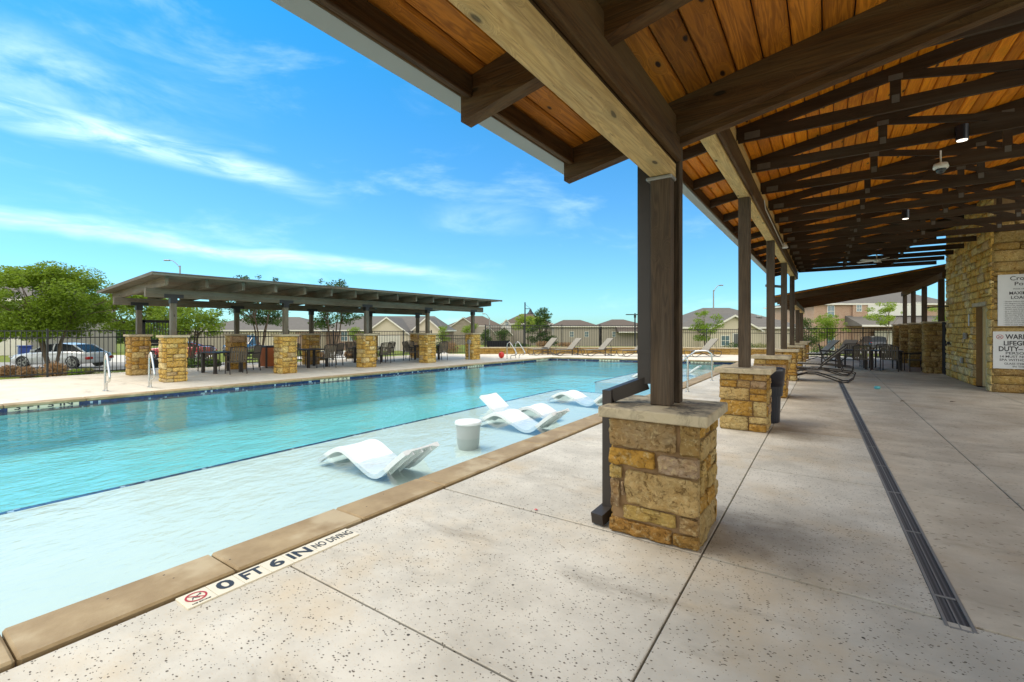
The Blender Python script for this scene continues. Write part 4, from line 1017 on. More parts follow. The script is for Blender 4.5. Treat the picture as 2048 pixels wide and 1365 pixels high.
# orange sided bin
bn = thing('trash_bin', 'square trash bin with orange side panels and dark frame in the pergola', 'trash bin', (*ploc(-3.05, 4.2), 0), PA)
MB().cbox(-.33, .33, -.33, .33, .80, .87, .02).build('lid', 'bronze_dark', bn)
for a in range(4):
    o = MB().box(-.29, .29, -.31, -.29, .05, .80).build('side_panel', 'orange_panel', bn); o.rotation_euler = (0, 0, a * R(90))
    o = MB().box(-.33, -.27, -.33, -.27, 0, .80).build('corner_post', 'bronze_dark', bn); o.rotation_euler = (0, 0, a * R(90))
# black trash can beside the second pier
tc = thing('trash_can', 'round black plastic trash can with a liner standing beside the second stone pier', 'trash can', (-.80, 8.62, 0))
MB().lathe([(.18, 0), (.195, .02), (.21, .44), (.235, .44), (.255, .86), (.24, .86)], 28).build('body', 'black_plastic', tc, smooth=False)
MB().lathe([(.255, .60), (.268, .84), (.272, .88), (.242, .89), (.23, .85)], 28).build('liner', 'black_plastic', tc, smooth=True)

def chaise(dark=False):
    # foot at x=0, head at x=1.95; low sled frame, slatted seat, raised back
    r = thing('chaise_lounge', 'x', 'chaise lounge'); fm = 'bronze_dark' if dark else 'bronze_metal'; sm = 'sling'
    for s in (-1, 1):
        y = s * .32
        MB().tube([(0, y, .34), (.04, y, .36), (1.25, y, .36), (1.93, y, .30), (2.02, y, .26), (1.98, y, .12), (1.86, y, .02), (1.72, y, .01), (1.42, y, .12), (1.1, y, .22), (.85, y, .22), (.5, y, .10), (.3, y, .01), (.16, y, .02), (.02, y, .16), (0, y, .34)], .019, 6, False).build('side_frame', fm, r)
        MB().tube([(1.15, y * .92, .37), (1.50, y * .92, .71), (1.83, y * .92, 1.01)], .017, 6).build('back_frame', fm, r)
        MB().tube([(1.58, y * .9, .77), (1.74, y * .9, .32)], .012, 6).build('back_strut', fm, r)
    for k in range(14):
        x = .06 + k * .08; o = MB().box(x, x + .062, -.31, .31, .375, .384).build('strap', sm, r)
    dx, dz = .66, .64; L = math.hypot(dx, dz)
    for k in range(11):
        t0 = k / 11; t1 = t0 + .075
        a = (1.16 + dx * t0, .385 + dz * t0 + .02 * math.sin(t0 * 3)); b = (1.16 + dx * t1, .385 + dz * t1 + .02 * math.sin(t1 * 3))
        MB().xprism([a, b, (b[0] - .006, b[1] + .009), (a[0] - .006, a[1] + .009)], -.30, .30).build('strap', sm, r)
    MB().tube([(1.86, -.32, .02), (1.86, .32, .02)], .015, 6).build('cross_bar', fm, r); MB().tube([(.3, -.32, .015), (.3, .32, .015)], .015, 6).build('cross_bar', fm, r)
    return r
c1 = chaise(); g1 = 'chaise lounges on the far deck'
far = [(-14.6, 23.4, 66, 'leftmost tan chaise lounge in front of the low stone wall, seen almost from its foot'), (-13.3, 23.9, 60, 'second tan chaise from the left in front of the low stone wall'), (-11.6, 24.5, 56, 'third tan chaise from the left in front of the low stone wall'), (-9.7, 25.2, 52, 'fourth tan chaise, close to the downspout of the near pier'), (-6.4, 27.0, 50, 'tan chaise seen between the near pier post and the second post')]
for k, (x, y, a, l) in enumerate(far):
    if k == 0: c1.location = (x, y, 0); c1.rotation_euler = (0, 0, R(a)); c1['label'] = l; c1['group'] = g1
    else: dup(c1, (x, y, 0), R(a), l, g1)
c2 = chaise(True); g2 = 'dark chaise lounges under the canopy'
for k, (x, y, a, l) in enumerate([(-1.30, 16.55, -4, 'nearest dark chaise lounge under the canopy, its head over the drain'), (-1.25, 18.9, -3, 'second dark chaise lounge under the canopy with its back raised'), (-1.2, 26.3, 25, 'dark chaise lounge by the far fence beside the last stone piers'), (.2, 27.2, 60, 'dark chaise lounge partly hidden behind the canopy tables')]):
    if k == 0: c2.location = (x, y, 0); c2.rotation_euler = (0, 0, R(a)); c2['label'] = l; c2['group'] = g2
    else: dup(c2, (x, y, 0), R(a), l, g2)
for (x, y, l) in ((-14.2, 24.5, 'small dark side table between the two left chaises'), (-12.5, 25.15, 'small dark side table between the second and third chaises'), (-10.5, 25.45, 'small dark side table at the foot of the fourth chaise')):
    s_ = thing('side_table', l, 'side table', (x, y, 0), R(20), 'small side tables by the far chaises')
    MB().box(-.2, .2, -.2, .2, .42, .45).build('tabletop', 'bronze_dark', s_)
    for a in (-1, 1):
        for b in (-1, 1): MB().box(a * .17 - .015, a * .17 + .015, b * .17 - .015, b * .17 + .015, 0, .42).build('leg', 'bronze_dark', s_)

# in-water loungers: a thick moulded shell, foot at x=0, head at x=1.85
def catmull(pts, n=8):
    out = []; p = [pts[0]] + pts + [pts[-1]]
    for i in range(1, len(p) - 2):
        for k in range(n):
            t = k / n; a, b, c, d = p[i - 1], p[i], p[i + 1], p[i + 2]
            out.append(tuple(.5 * (2 * b[j] + (c[j] - a[j]) * t + (2 * a[j] - 5 * b[j] + 4 * c[j] - d[j]) * t * t + (3 * b[j] - a[j] - 3 * c[j] + d[j]) * t ** 3) for j in range(2)))
    out.append(pts[-1]); return out
def pool_lounger():
    r = thing('pool_lounger', 'x', 'pool lounger')
    pr_ = catmull([(0, .13), (.18, .26), (.45, .40), (.68, .39), (.95, .26), (1.2, .15), (1.36, .15), (1.5, .25), (1.68, .41), (1.88, .57)], 6)
    n = len(pr_); nw = 10; v = []; f = []; W = .34
    def nrm(i):
        a = pr_[max(i - 1, 0)]; b = pr_[min(i + 1, n - 1)]; d = Vector((b[0] - a[0], b[1] - a[1])).normalized(); return Vector((-d.y, d.x))
    for i, (x, z) in enumerate(pr_):
        nn = nrm(i)
        for j in range(nw + 1):
            u = j / nw * 2 - 1; dip = -.022 * (1 - u * u) + (-.012 if abs(u) > .95 else 0)
            v.append((x + nn.x * dip, u * W, z + nn.y * dip))
        for j in range(nw + 1):
            u = j / nw * 2 - 1; th = -.045 - (.035 if abs(u) > .75 else 0)
            v.append((x + nn.x * th, u * W * .99, z + nn.y * th))
    K = 2 * (nw + 1)
    for i in range(n - 1):
        for j in range(nw):
            a = i * K + j; f.append((a, a + K, a + K + 1, a + 1)); b = a + nw + 1; f.append((b, b + 1, b + K + 1, b + K))
        a = i * K; f.append((a, a + nw + 1, a + K + nw + 1, a + K)); a = i * K + nw; f.append((a, a + K, a + K + nw + 1, a + nw + 1))
    for i in (0, n - 1):
        for j in range(nw):
            a = i * K + j; q = (a, a + 1, a + nw + 2, a + nw + 1); f.append(q if i == 0 else q[::-1])
    o = MB().add(v, f).build('shell', 'plastic_white', r, smooth=True)
    md = o.modifiers.new('edge', 'EDGE_SPLIT'); md.split_angle = R(50)
    for s in (-1, 0, 1): 
        rb = MB()
        for a, b in zip(pr_[-16:], pr_[-15:]): rb.bar((a[0] + .03, s * .17, a[1] - .065), (b[0] + .03, s * .17, b[1] - .065), .02, .05)
        rb.build('back_rib', 'plastic_white', r)
    return r
pl = pool_lounger(); g3 = 'white loungers standing in the shallow water'; zf = -.285; pl.scale = (.86, .82, .78)
PLS = [(-5.50, 3.82, 0, 'white in-water lounger nearest the camera, standing alone on the near shelf'), (-5.3, 6.90, -2, 'white in-water lounger just behind the round water table, head towards the coping'), (-4.25, 7.75, 180, 'white in-water lounger with its raised head towards the deep water'), (-5.6, 10.0, -4, 'low white lounger at the far end of the near shelf'), (-5.7, 15.8, 0, 'white lounger on the far shelf behind the near post'), (-5.6, 18.6, 0, 'farthest white lounger on the far shelf')]
for k, (x, y, a, l) in enumerate(PLS):
    if k == 0: pl.location = (x, y, zf); pl.rotation_euler = (0, 0, R(a)); pl['label'] = l; pl['group'] = g3
    else: dup(pl, (x, y, zf), R(a), l, g3)
wt = thing('water_table', 'round white plastic side table standing in the shallow pool water', 'side table', (-4.42, 5.33, -.27)); wt.scale = (.86, .86, .93)
MB().lathe([(.165, 0), (.19, .08), (.215, .40), (.205, .41)], 40).build('body', 'plastic_gray', wt, smooth=False); MB().lathe([(.20, .395), (.232, .40), (.236, .425), (.225, .445), (.10, .45), (.01, .447)], 40).build('tabletop', 'plastic_white', wt, smooth=False)

# steel rails
def rail(loc, rz, pts, label, cat='rail', n=10, r=.024, plates=()):
    o = thing('pool_rail', label, cat, loc, rz, 'stainless steel pool rails'); MB().tube(catmull3(pts), r, n).build('tube', 'steel', o, smooth=True)
    for p in plates: MB().lathe([(.05, 0), (.05, .012), (.03, .018)], 14, p).build('base_plate', 'steel', o)
    return o
def catmull3(pts, n=5):
    out = []; p = [pts[0]] + list(pts) + [pts[-1]]
    for i in range(1, len(p) - 2):
        for k in range(n):
            t = k / n; a, b, c, d = [Vector(q) for q in p[i - 1:i + 3]]
            out.append(.5 * (2 * b + (c - a) * t + (2 * a - 5 * b + 4 * c - d) * t * t + (3 * b - a - 3 * c + d) * t ** 3))
    out.append(Vector(pts[-1])); return out
ladder = [(0, 0, 0), (0, 0, .55), (.02, 0, .80), (.10, 0, .90), (.20, 0, .86), (.40, 0, .46), (.43, 0, .34), (.38, 0, .26), (.20, 0, .22), (.13, 0, .15), (.13, 0, 0)]
for y, l in ((3.75, 'left curved steel grab rail at the far pool edge'), (4.65, 'right curved steel grab rail at the far pool edge near the pillar')): rail((-14.75, y, 0), R(-3), ladder, l, 'rail', plates=[(0, 0), (.13, 0)])
for y, l in ((19.75, 'left steel grab rail at the far corner of the pool'), (20.55, 'right steel grab rail at the far corner of the pool')): rail((-13.75, y, 0), R(-3), [(0, 0, 0), (0, 0, .7), (.08, 0, .84), (.22, 0, .84), (.55, 0, .42), (.62, 0, .28), (.5, 0, .2), (.3, 0, .2), (.24, 0, .1), (.24, 0, 0)], l, plates=[(0, 0), (.24, 0)])
hand_ = [(0, 0, 0), (0, 0, .72), (-.05, 0, .84), (-.16, 0, .88), (-.42, 0, .87), (-.55, 0, .80), (-1.2, 0, .25), (-1.75, 0, -.25)]
for y, l in ((11.68, 'nearer steel handrail going down into the pool between the piers'), (14.6, 'farther steel handrail going down into the pool behind the second post')): rail((-2.77, y, 0), 0, hand_, l, plates=[(0, 0)])
# small litter
lf = MB().add([(-.015, -.01, .002), (.015, -.008, .006), (.017, .01, .002), (-.01, .012, .007), (0, 0, .01)], [(0, 1, 4), (1, 2, 4), (2, 3, 4), (3, 0, 4)])
tag(lf.build('leaf', 'red_plastic', None, (-1.99, 3.28, .004)), 'tiny red leaf lying on the pitted deck left of the near pier', 'leaf')
bw = MB().lathe([(.005, 0), (.05, .01), (.07, .04), (.05, .075), (.005, .085)], 12); MAT_b = simple('cyan_cloth', (.10, .45, .48), .7)
tag(bw.build('crumpled_wrapper', 'cyan_cloth', None, (1.1, 14.9, 0)), 'small crumpled light blue wrapper on the covered deck', 'wrapper')
for x, y, l in ((2.2, 13.1, 'brown leaf on the covered deck near the door'), (1.35, 12.6, 'dark leaf on the covered deck beside the long joint')):
    tag(MB().add([(-.05, -.03, .003), (.05, -.02, .012), (.05, .03, .004), (-.03, .03, .014), (0, 0, .02)], [(0, 1, 4), (1, 2, 4), (2, 3, 4), (3, 0, 4)]).build('dry_leaf', 'bark', None, (x, y, .004)), l, 'leaf')
# ---------------------------------------------------------------- trees and plants
def leaves(name, mat, centers, rads, n, size, parent, seed, flat=.75, **kw):
    r = np.random.default_rng(seed); c = np.array(centers, float); ra = np.array(rads, float)
    w = ra.prod(axis=1) ** .66; idx = r.choice(len(c), n, p=w / w.sum())
    d = r.normal(size=(n, 3)); d /= np.linalg.norm(d, axis=1)[:, None]; rad = r.random(n) ** .42
    p = c[idx] + d * rad[:, None] * ra[idx]
    a = r.normal(size=(n, 3)); a[:, 2] *= .5; a /= np.linalg.norm(a, axis=1)[:, None]
    b = np.cross(a, r.normal(size=(n, 3)) * [1, 1, 1] + [0, 0, .8]); b /= np.linalg.norm(b, axis=1)[:, None]
    s = size * (.6 + .8 * r.random(n))[:, None]
    v = np.stack([p - a * s, p - b * s * .45 + a * s * .1, p + a * s, p + b * s * .45 + a * s * .1], 1).reshape(-1, 3)
    me = bpy.data.meshes.new(name); me.vertices.add(4 * n); me.vertices.foreach_set('co', v.ravel())
    me.loops.add(4 * n); me.loops.foreach_set('vertex_index', np.arange(4 * n)); me.polygons.add(n); me.polygons.foreach_set('loop_start', np.arange(0, 4 * n, 4))
    me.update(calc_edges=True); me.materials.append(MAT[mat]); o = bpy.data.objects.new(name, me); COL.objects.link(o)
    if parent: o.parent = parent
    for k, q in kw.items(): o[k] = q
    return o
def tree(loc, z0, zc0, zt, rx, label, group, mat='leaf_mid', stems=3, n=6000, size=.07, seed=1, clumps=26, ry=None, trunk_r=.06, vase=True, csize=.42):
    r = random.Random(seed); root = thing('tree', label, 'tree', (loc[0], loc[1], z0), YAW, group); ry = ry or rx
    cs = []; ra = []; Hc = zt - zc0
    for k in range(clumps):
        a = r.uniform(0, 2 * math.pi); h = r.random(); rr = math.sqrt(r.random())
        prof = (.45 + .55 * math.sin(math.pi * min(1, h * .8 + .12))) if vase else math.sqrt(max(.05, 1 - h ** 1.7))
        p = (rr * math.cos(a) * rx * prof * .86, rr * math.sin(a) * ry * prof * .86, zc0 - z0 + h * Hc * .9 + .05 * Hc)
        cs.append(p); q = csize * r.uniform(.6, 1.25); ra.append((q * 1.25, q * 1.25, q * .72))
    for k in range(clumps // 3):   # small sprigs at the outline
        a = r.uniform(0, 2 * math.pi); h = r.uniform(.3, 1); prof = math.sin(math.pi * min(1, h * .75 + .15))
        cs.append((math.cos(a) * rx * prof, math.sin(a) * ry * prof, zc0 - z0 + h * Hc)); q = csize * .45; ra.append((q, q, q * .8))
    m = MB(); base = []
    for s in range(stems):
        a = 2 * math.pi * s / stems + r.uniform(-.4, .4); top = Vector((math.cos(a) * rx * .30, math.sin(a) * ry * .3, (zc0 - z0) + Hc * .35)); b = Vector((math.cos(a) * .12, math.sin(a) * .12, 0)) if stems > 1 else Vector((0, 0, 0))
        mid = b.lerp(top, .5) + Vector((r.uniform(-.08, .08), r.uniform(-.08, .08), 0))
        m.tube([b, mid, top], [trunk_r, trunk_r * .75, trunk_r * .5], 6); base.append((mid, top))
    m.build('trunk', 'bark', root)
    bm_ = MB()
    for i, c in enumerate(cs):
        if i % 2 and i < clumps: continue
        mid, top = min(base, key=lambda q: (q[1] - Vector(c)).length); s = mid.lerp(top, r.uniform(.3, 1)); c = Vector(c)
        bm_.tube([s, s.lerp(c, .5) + Vector((r.uniform(-.1, .1), r.uniform(-.1, .1), .06)), c], [trunk_r * .4, trunk_r * .25, .008], 4)
    bm_.build('branches', 'bark', root)
    leaves('crown', mat, cs, ra, n, size, root, seed)
    return root
G1 = 'crape myrtles beyond the left fence'; G2 = 'young trees in the house yards'
def T(px, d, ybase, ytop, ycb, wpx, *a, **k):
    x, y, _ = PX(px, d); f = lambda yy: H - (yy - 661) * d / 920
    return tree((x, y), f(ybase), f(ycb), f(ytop), wpx / 2 / 920 * d, *a, **k)
T(104, 20.5, 742, 540, 672, 222, 'largest multi-stemmed green tree in front of the white car at the left', G1, n=34000, size=.06, seed=3, clumps=64, stems=5, csize=.55, trunk_r=.055)
T(-35, 21.5, 742, 560, 690, 120, 'green tree cut by the left edge of the picture', G1, n=7000, size=.06, seed=4, clumps=26, stems=4)
T(270, 25, 728, 588, 668, 170, 'green tree behind the gate and the left end of the pergola', G1, 'leaf_mid', n=16000, size=.065, seed=5, clumps=42, stems=4, csize=.5)
T(378, 23, 724, 610, 680, 130, 'green tree in front of the red car between the first two pillars', G1, n=9000, size=.055, seed=6, clumps=34, stems=5, csize=.40)
T(520, 27, 708, 556, 655, 150, 'tree behind the pergola whose tip shows above its roof near the middle', G1, 'leaf_dark', n=8500, size=.06, seed=7, clumps=38, stems=4, csize=.42)
T(665, 30, 703, 562, 660, 125, 'tree behind the pergola with a broad flat crown left of the gabled house', G1, 'leaf_dark', n=8000, size=.065, seed=8, clumps=36, stems=4, csize=.46)
T(712, 44, 694, 654, 680, 34, 'small light green bush at the left corner of the gabled house', G2, n=1500, size=.06, seed=9, clumps=10, csize=.35)
T(887, 52, 690, 652, 682, 24, 'small young tree right of the gabled house', G2, 'leaf_mid', n=1500, size=.07, seed=10, clumps=10, csize=.4)
T(940, 58, 688, 650, 680, 30, 'small tree behind the last pergola pillar', G2, n=1500, size=.08, seed=11, clumps=10, csize=.5)
T(971, 50, 700, 660, 690, 22, 'round shrubby tree beside the thin street light', G2, 'leaf_dark', n=1500, size=.07, seed=12, clumps=10, csize=.4)
T(1004, 46, 700, 658, 690, 34, 'dark bushy tree left of the bell lamp post', G2, 'leaf_dark', n=2200, size=.06, seed=13, clumps=14, csize=.4)
T(1058, 55, 700, 627, 664, 66, 'light green tree with a low dome crown behind the bell lamp post', G2, 'leaf_lime', n=5000, size=.08, seed=14, clumps=24, csize=.55)
T(1084, 46, 702, 618, 692, 60, 'dark ragged tree standing right of the bell lamp post', G2, 'leaf_dark', n=6500, size=.07, seed=15, clumps=34, csize=.42, vase=False)
T(1412, 40, 702, 620, 682, 66, 'fresh green tree in front of the big gabled roof on the right', G2, 'leaf_mid', n=4200, size=.065, seed=16, clumps=24, csize=.40)
T(1612, 46, 706, 640, 700, 40, 'dark tree beside the corner of the canopy', G2, 'leaf_dark', n=3000, size=.07, seed=17, clumps=18, csize=.5)
T(1658, 47, 708, 630, 686, 66, 'round dark green tree in front of the two storey brick house', G2, 'leaf_mid', n=5000, size=.075, seed=18, clumps=26, stems=1, csize=.5)
T(1772, 44, 708, 606, 652, 74, 'airy lime green tree over the black sport utility vehicle', G2, 'leaf_lime', n=2600, size=.075, seed=19, clumps=20, stems=1, csize=.42, trunk_r=.05)
T(1884, 48, 708, 596, 655, 40, 'thin tree at the end of the stone building', G2, 'leaf_mid', n=1200, size=.08, seed=20, clumps=12, csize=.4)
def shrub(px, d, yb, yt, w, mat, label, n=900, size=.05, seed=1, group='shrubs along the fence', kind='shrub'):
    x, y, _ = PX(px, d); z = H - (yb - 661) * d / 920; h = (yb - yt) * d / 920; r_ = w / 2 / 920 * d
    root = thing(kind, label, 'plant', (x, y, z), 0, group)
    leaves('foliage', mat, [(0, 0, h * .5), (r_ * .4, 0, h * .4), (-r_ * .4, r_ * .3, h * .4)], [(r_ * .8, r_ * .8, h * .5)] * 3, n, size, root, seed)
    MB().tube([(0, 0, 0), (0, 0, h * .5)], .015, 5).build('stem', 'bark', root); return root
for k, (px, d, yb, yt, w, mt, lb) in enumerate([(15, 18.2, 756, 728, 46, 'leaf_dry', 'reddish dry grass clump at the left edge behind the fence'), (52, 17.9, 756, 732, 36, 'leaf_dry', 'low tan grass clump between the two left fence posts'), (104, 17.5, 756, 722, 52, 'leaf_dry', 'large reddish tan shrub under the big tree'), (150, 17.7, 752, 738, 30, 'leaf_mid', 'small green plant right of the reddish shrub'), (172, 18.6, 748, 736, 24, 'leaf_grass', 'yellowish low plant left of the first back pillar'),
        (388, 21, 738, 715, 60, 'leaf_dark', 'dark green shrub in front of the red car'), (425, 21.5, 736, 718, 34, 'leaf_dark', 'small dark shrub left of the second back pillar'), (640, 26, 722, 703, 30, 'leaf_dry', 'brown grass clump behind the middle table set'), (700, 27, 718, 700, 30, 'leaf_dry', 'brown grass clump left of the third pillar'), (900, 32, 708, 682, 46, 'leaf_dry', 'withered brown shrub left of the last pillar'), (875, 31, 708, 684, 30, 'leaf_dark', 'withered dark shrub between the last two pillars'),
        (1040, 36, 698, 686, 40, 'leaf_dark', 'dark shrub on the planting bed below the bell lamp'), (1085, 37, 696, 682, 34, 'leaf_dry', 'pale dry grass on the planting bed behind the loungers'), (1130, 38, 695, 684, 40, 'leaf_dry', 'second pale dry grass clump on the planting bed'), (1480, 38, 700, 684, 60, 'leaf_dark', 'dark shrub row below the big beige gable'), (1520, 38, 701, 686, 36, 'leaf_grass', 'yellow flowering shrub right of the second post'), (1640, 40, 712, 690, 40, 'leaf_dark', 'dark shrub behind the end fence beside the post'), (1690, 52, 704, 682, 26, 'leaf_dark', 'clipped shrub under the window of the brick house')]):
    shrub(px, d, yb, yt, w, mt, lb, 1400 if d < 23 else 800, .045 if d < 23 else .06, 40 + k)
# tufts of grass and ground cover just outside the fence
leaves('ground_cover', 'leaf_grass', [P(u, 18.8 - (u + 17) * .0, tz(*P(u, 18.8)[:2]) + .05) for u in np.arange(-24, -13, .5)], [(.5, .5, .10)] * 22, 5000, .05, None, 77, kind='stuff')['label'] = 'low yellow green ground cover outside the left fence'
# far tree line
r = np.random.default_rng(5); cc = []; rr_ = []
for u in np.arange(-190, 210, 5.5):
    d = 150 + 12 * math.sin(u * .07); p = P(u, d, -2.6); h = 5.2 + 1.5 * math.sin(u * .31) + r.random() * 1.6
    cc.append((p[0], p[1], -2.6 + h * .45)); rr_.append((4.2, 4.2, h * .5))
wd = leaves('far_trees', 'leaf_dark', cc, rr_, 26000, .55, None, 9, kind='stuff'); wd['label'] = 'distant line of dark trees on the horizon'; wd['category'] = 'woodland'

# ---------------------------------------------------------------- houses
def house(label, px0, px1, d, depth, yeave, ypeak, wall, roof, ridge=(.3, .7), gables=(), windows=(), doors=(), garages=(), hip=True, patches=(), over=.35, group='houses of the neighbourhood', lower=()):
    k = d / 920; f = lambda yy: H - (yy - 661) * k; cx = (px0 + px1) / 2
    x, y, _ = PX(cx, d); zb = -.019 * d - .4; root = thing('house', label, 'house', (x, y, 0), YAW, group)
    U = lambda p: (p - cx) * k
    w0, w1 = U(px0), U(px1); ze, zp = f(yeave), f(ypeak)
    MB().box(w0, w1, 0, depth, zb, ze - .01).build('wall', wall, root)
    def roofm(a0, a1, y0, y1, e, p, rg_, hp=True, ov=over, th=.14):
        m = MB(); r0 = lerp(a0, a1, rg_[0]); r1 = lerp(a0, a1, rg_[1]); ym = (y0 + y1) / 2
        c = [(a0 - ov, y0 - ov, e), (a1 + ov, y0 - ov, e), (a1 + ov, y1 + ov, e), (a0 - ov, y1 + ov, e)]
        rv = [(r0, ym, p), (r1, ym, p)] if hp else [(a0 - ov, ym, p), (a1 + ov, ym, p)]
        m.add(c + rv, [(0, 1, 5, 4), (1, 2, 5), (2, 3, 4, 5), (3, 0, 4), (3, 2, 1, 0)]); return m
    rf = roofm(w0, w1, 0, depth, ze, zp, ridge, hip).build('roof', roof, root)
    MB().box(w0 - over - .02, w1 + over + .02, -over - .06, -over - .01, ze - .16, ze + .04).box(w0 - over - .06, w0 - over - .01, -over, depth + over, ze - .16, ze + .04).box(w1 + over + .01, w1 + over + .06, -over, depth + over, ze - .16, ze + .04).build('fascia', 'trim', rf)
    for (a, b, dd, mt) in patches: MB().box(U(a), U(b), -dd, .02, zb, ze - .02).build('wall', mt, root)
    for (a, b, yp, ye, dd, mt) in gables:       # a wing with its gable to the viewer
        a, b, p, e = U(a), U(b), f(yp), f(ye); mid = (a + b) / 2; ov = .22
        MB().xprism([(a, zb), (b, zb), (b, e), (mid, p - .05), (a, e)], -dd, depth * .5).build('gable_wall', mt, root)
        s = (p - e) / (mid - a); th = .13; q = ov
        m = MB(); m.xprism([(a - q, e - q * s), (mid, p), (mid, p + th), (a - q, e - q * s + th)], -dd - .3, depth * .5); m.xprism([(mid, p), (b + q, e - q * s), (b + q, e - q * s + th), (mid, p + th)], -dd - .3, depth * .5)
        ro = m.build('gable_roof', roof, root)
        m = MB(); m.xprism([(a - q, e - q * s - .10), (mid, p - .10), (mid, p + .10), (a - q, e - q * s + .10)], -dd - .36, -dd - .305); m.xprism([(mid, p - .10), (b + q, e - q * s - .10), (b + q, e - q * s + .10), (mid, p + .10)], -dd - .36, -dd - .305); m.build('barge_board', 'trim', ro)
    for (a, b, yt, yb_, dd, mt) in lower:        # lean-to roof in front
        a, b, t_, e = U(a), U(b), f(yt), f(yb_)
        MB().add([(a, -dd - .3, e), (b, -dd - .3, e), (b, 0.0, t_), (a, 0.0, t_), (a, -dd - .3, e - .1), (b, -dd - .3, e - .1), (b, 0, e - .1), (a, 0, e - .1)], [(0, 1, 2, 3), (7, 6, 5, 4), (4, 5, 1, 0), (5, 6, 2, 1), (7, 4, 0, 3)]).build('porch_roof', roof, root)
        MB().box(a, b, -dd - .36, -dd - .31, e - .2, e + .02).build('fascia', 'trim', root)
    for (a, b, yt, yb_, dd) in windows:
        a, b, t_, e = U(a), U(b), f(yt), f(yb_); o = MB()
        fr = .07; yy = -dd - .05
        o.box(a - fr, b + fr, yy, yy + .05, t_, t_ + fr).box(a - fr, b + fr, yy, yy + .05, e - fr, e).box(a - fr, a, yy, yy + .05, e, t_).box(b, b + fr, yy, yy + .05, e, t_).box(a, b, yy + .01, yy + .05, (t_ + e) / 2 - .03, (t_ + e) / 2 + .03).box((a + b) / 2 - .02, (a + b) / 2 + .02, yy + .012, yy + .05, e, t_)
        w_ = o.build('window', 'trim', root); MB().box(a, b, yy + .03, yy + .049, e, t_).build('pane', 'window_glass', w_)
    for (a, b, yt, dd, mt) in doors:
        a, b, t_ = U(a), U(b), f(yt); dr__ = MB().box(a, b, -dd - .05, -dd + .0, zb, t_).build('door', mt, root); MB().box(a - .1, a, -dd - .07, -dd, zb, t_ + .1).box(b, b + .1, -dd - .07, -dd, zb, t_ + .1).box(a, b, -dd - .07, -dd, t_, t_ + .1).build('door_frame', 'trim', dr__)
    for (a, b, yt, dd) in garages:
        a, b, t_ = U(a), U(b), f(yt); nrow = 4; hh = (t_ - zb - .3) / nrow; g_ = None
        g_ = MB().box(a, b, -dd - .02, -dd + .02, zb, t_).build('garage_door', 'garage', root)
        for j in range(nrow):
            m = MB()
            for i in range(4): q = (b - a) / 4; m.box(a + q * i + .06, a + q * (i + 1) - .06, -dd - .035, -dd - .021, zb + .3 + j * hh + .05, zb + .3 + (j + 1) * hh - .05)
            m.build('garage_panel', 'garage', g_)
    return root
house('pale single storey house with gray roof and garage behind the big left tree', -190, 62, 42, 9, 600, 540, 'stucco_taupe', 'roof_gray', garages=[(-20, 52, 640, 0)], ridge=(.35, .65))
house('beige single storey house seen through the pergola above the dark parked vehicle', 372, 640, 60, 11, 661, 632, 'stucco_beige', 'roof_gray', windows=[(486, 492, 668, 684, 0), (503, 508, 668, 684, 0), (560, 570, 668, 683, 0)], patches=[(372, 470, .25, 'stucco_taupe'), (592, 640, .2, 'brick_dark')])
house('gray roofed house with beige gables and wide garage door behind the pergola', 628, 885, 62, 12, 661, 630, 'brick_dark', 'roof_gray', ridge=(.22, .88), gables=[(745, 829, 637, 668, 3.2, 'stucco_beige'), (830, 884, 636, 660, 1.2, 'stucco_beige')], windows=[(683, 695, 664, 682, 0), (700, 706, 664, 682, 0)], doors=[(722, 732, 668, 0, 'door_gray')], garages=[(756, 812, 671, 3.2)], hip=True)
house('two storey stone house with brown hip roof behind the last pergola pillar', 896, 1003, 118, 12, 652, 631, 'far_stone', 'roof_brown', ridge=(.38, .62), windows=[(903, 908, 656, 664, 0), (971, 977, 655, 663, 0), (983, 987, 656, 662, 0)], gables=[(905, 950, 636, 652, 1.0, 'far_stone'), (968, 992, 655, 668, 3., 'far_stone')], patches=[(948, 1003, .3, 'stucco_taupe')])
house('two storey house with siding and white gable trims left of the bell lamp', 1004, 1104, 105, 12, 648, 626, 'stucco_taupe', 'roof_brown', ridge=(.4, .62), windows=[(1011, 1017, 645, 651, 1.2), (1060, 1066, 652, 660, 0)], gables=[(1003, 1022, 640, 650, 1.2, 'siding_white'), (994, 1024, 654, 668, 4., 'far_stone'), (1086, 1104, 648, 660, 2., 'stucco_taupe')])
house('taupe house with plain brown hip roof behind the tall fence, left of the pair', 1108, 1198, 96, 12, 653, 639, 'stucco_taupe', 'roof_brown', ridge=(.28, .68), windows=[(1140, 1147, 664, 674, 0), (1170, 1177, 664, 674, 0)])
house('taupe house with brown hip roof behind the two armed light', 1204, 1296, 96, 12, 653, 638, 'stucco_taupe', 'roof_brown', ridge=(.35, .62), windows=[(1225, 1231, 664, 674, 0)], lower=[(1232, 1296, 653, 664, 2., 'stucco_taupe')])
house('distant small roof between the hip roofed houses and the big gable', 1318, 1384, 110, 10, 654, 640, 'stucco_taupe', 'roof_brown', ridge=(.3, .7))
house('large gray roofed house with wide beige gable behind the second post', 1362, 1606, 52, 12, 655, 611, 'stucco_beige', 'roof_gray', ridge=(.36, .60), gables=[(1398, 1500, 633, 661, 2.2, 'stucco_beige')], windows=[(1502, 1512, 670, 690, 0), (1425, 1440, 672, 690, 2.2)], doors=[(1448, 1456, 668, 2.2, 'door_gray')])
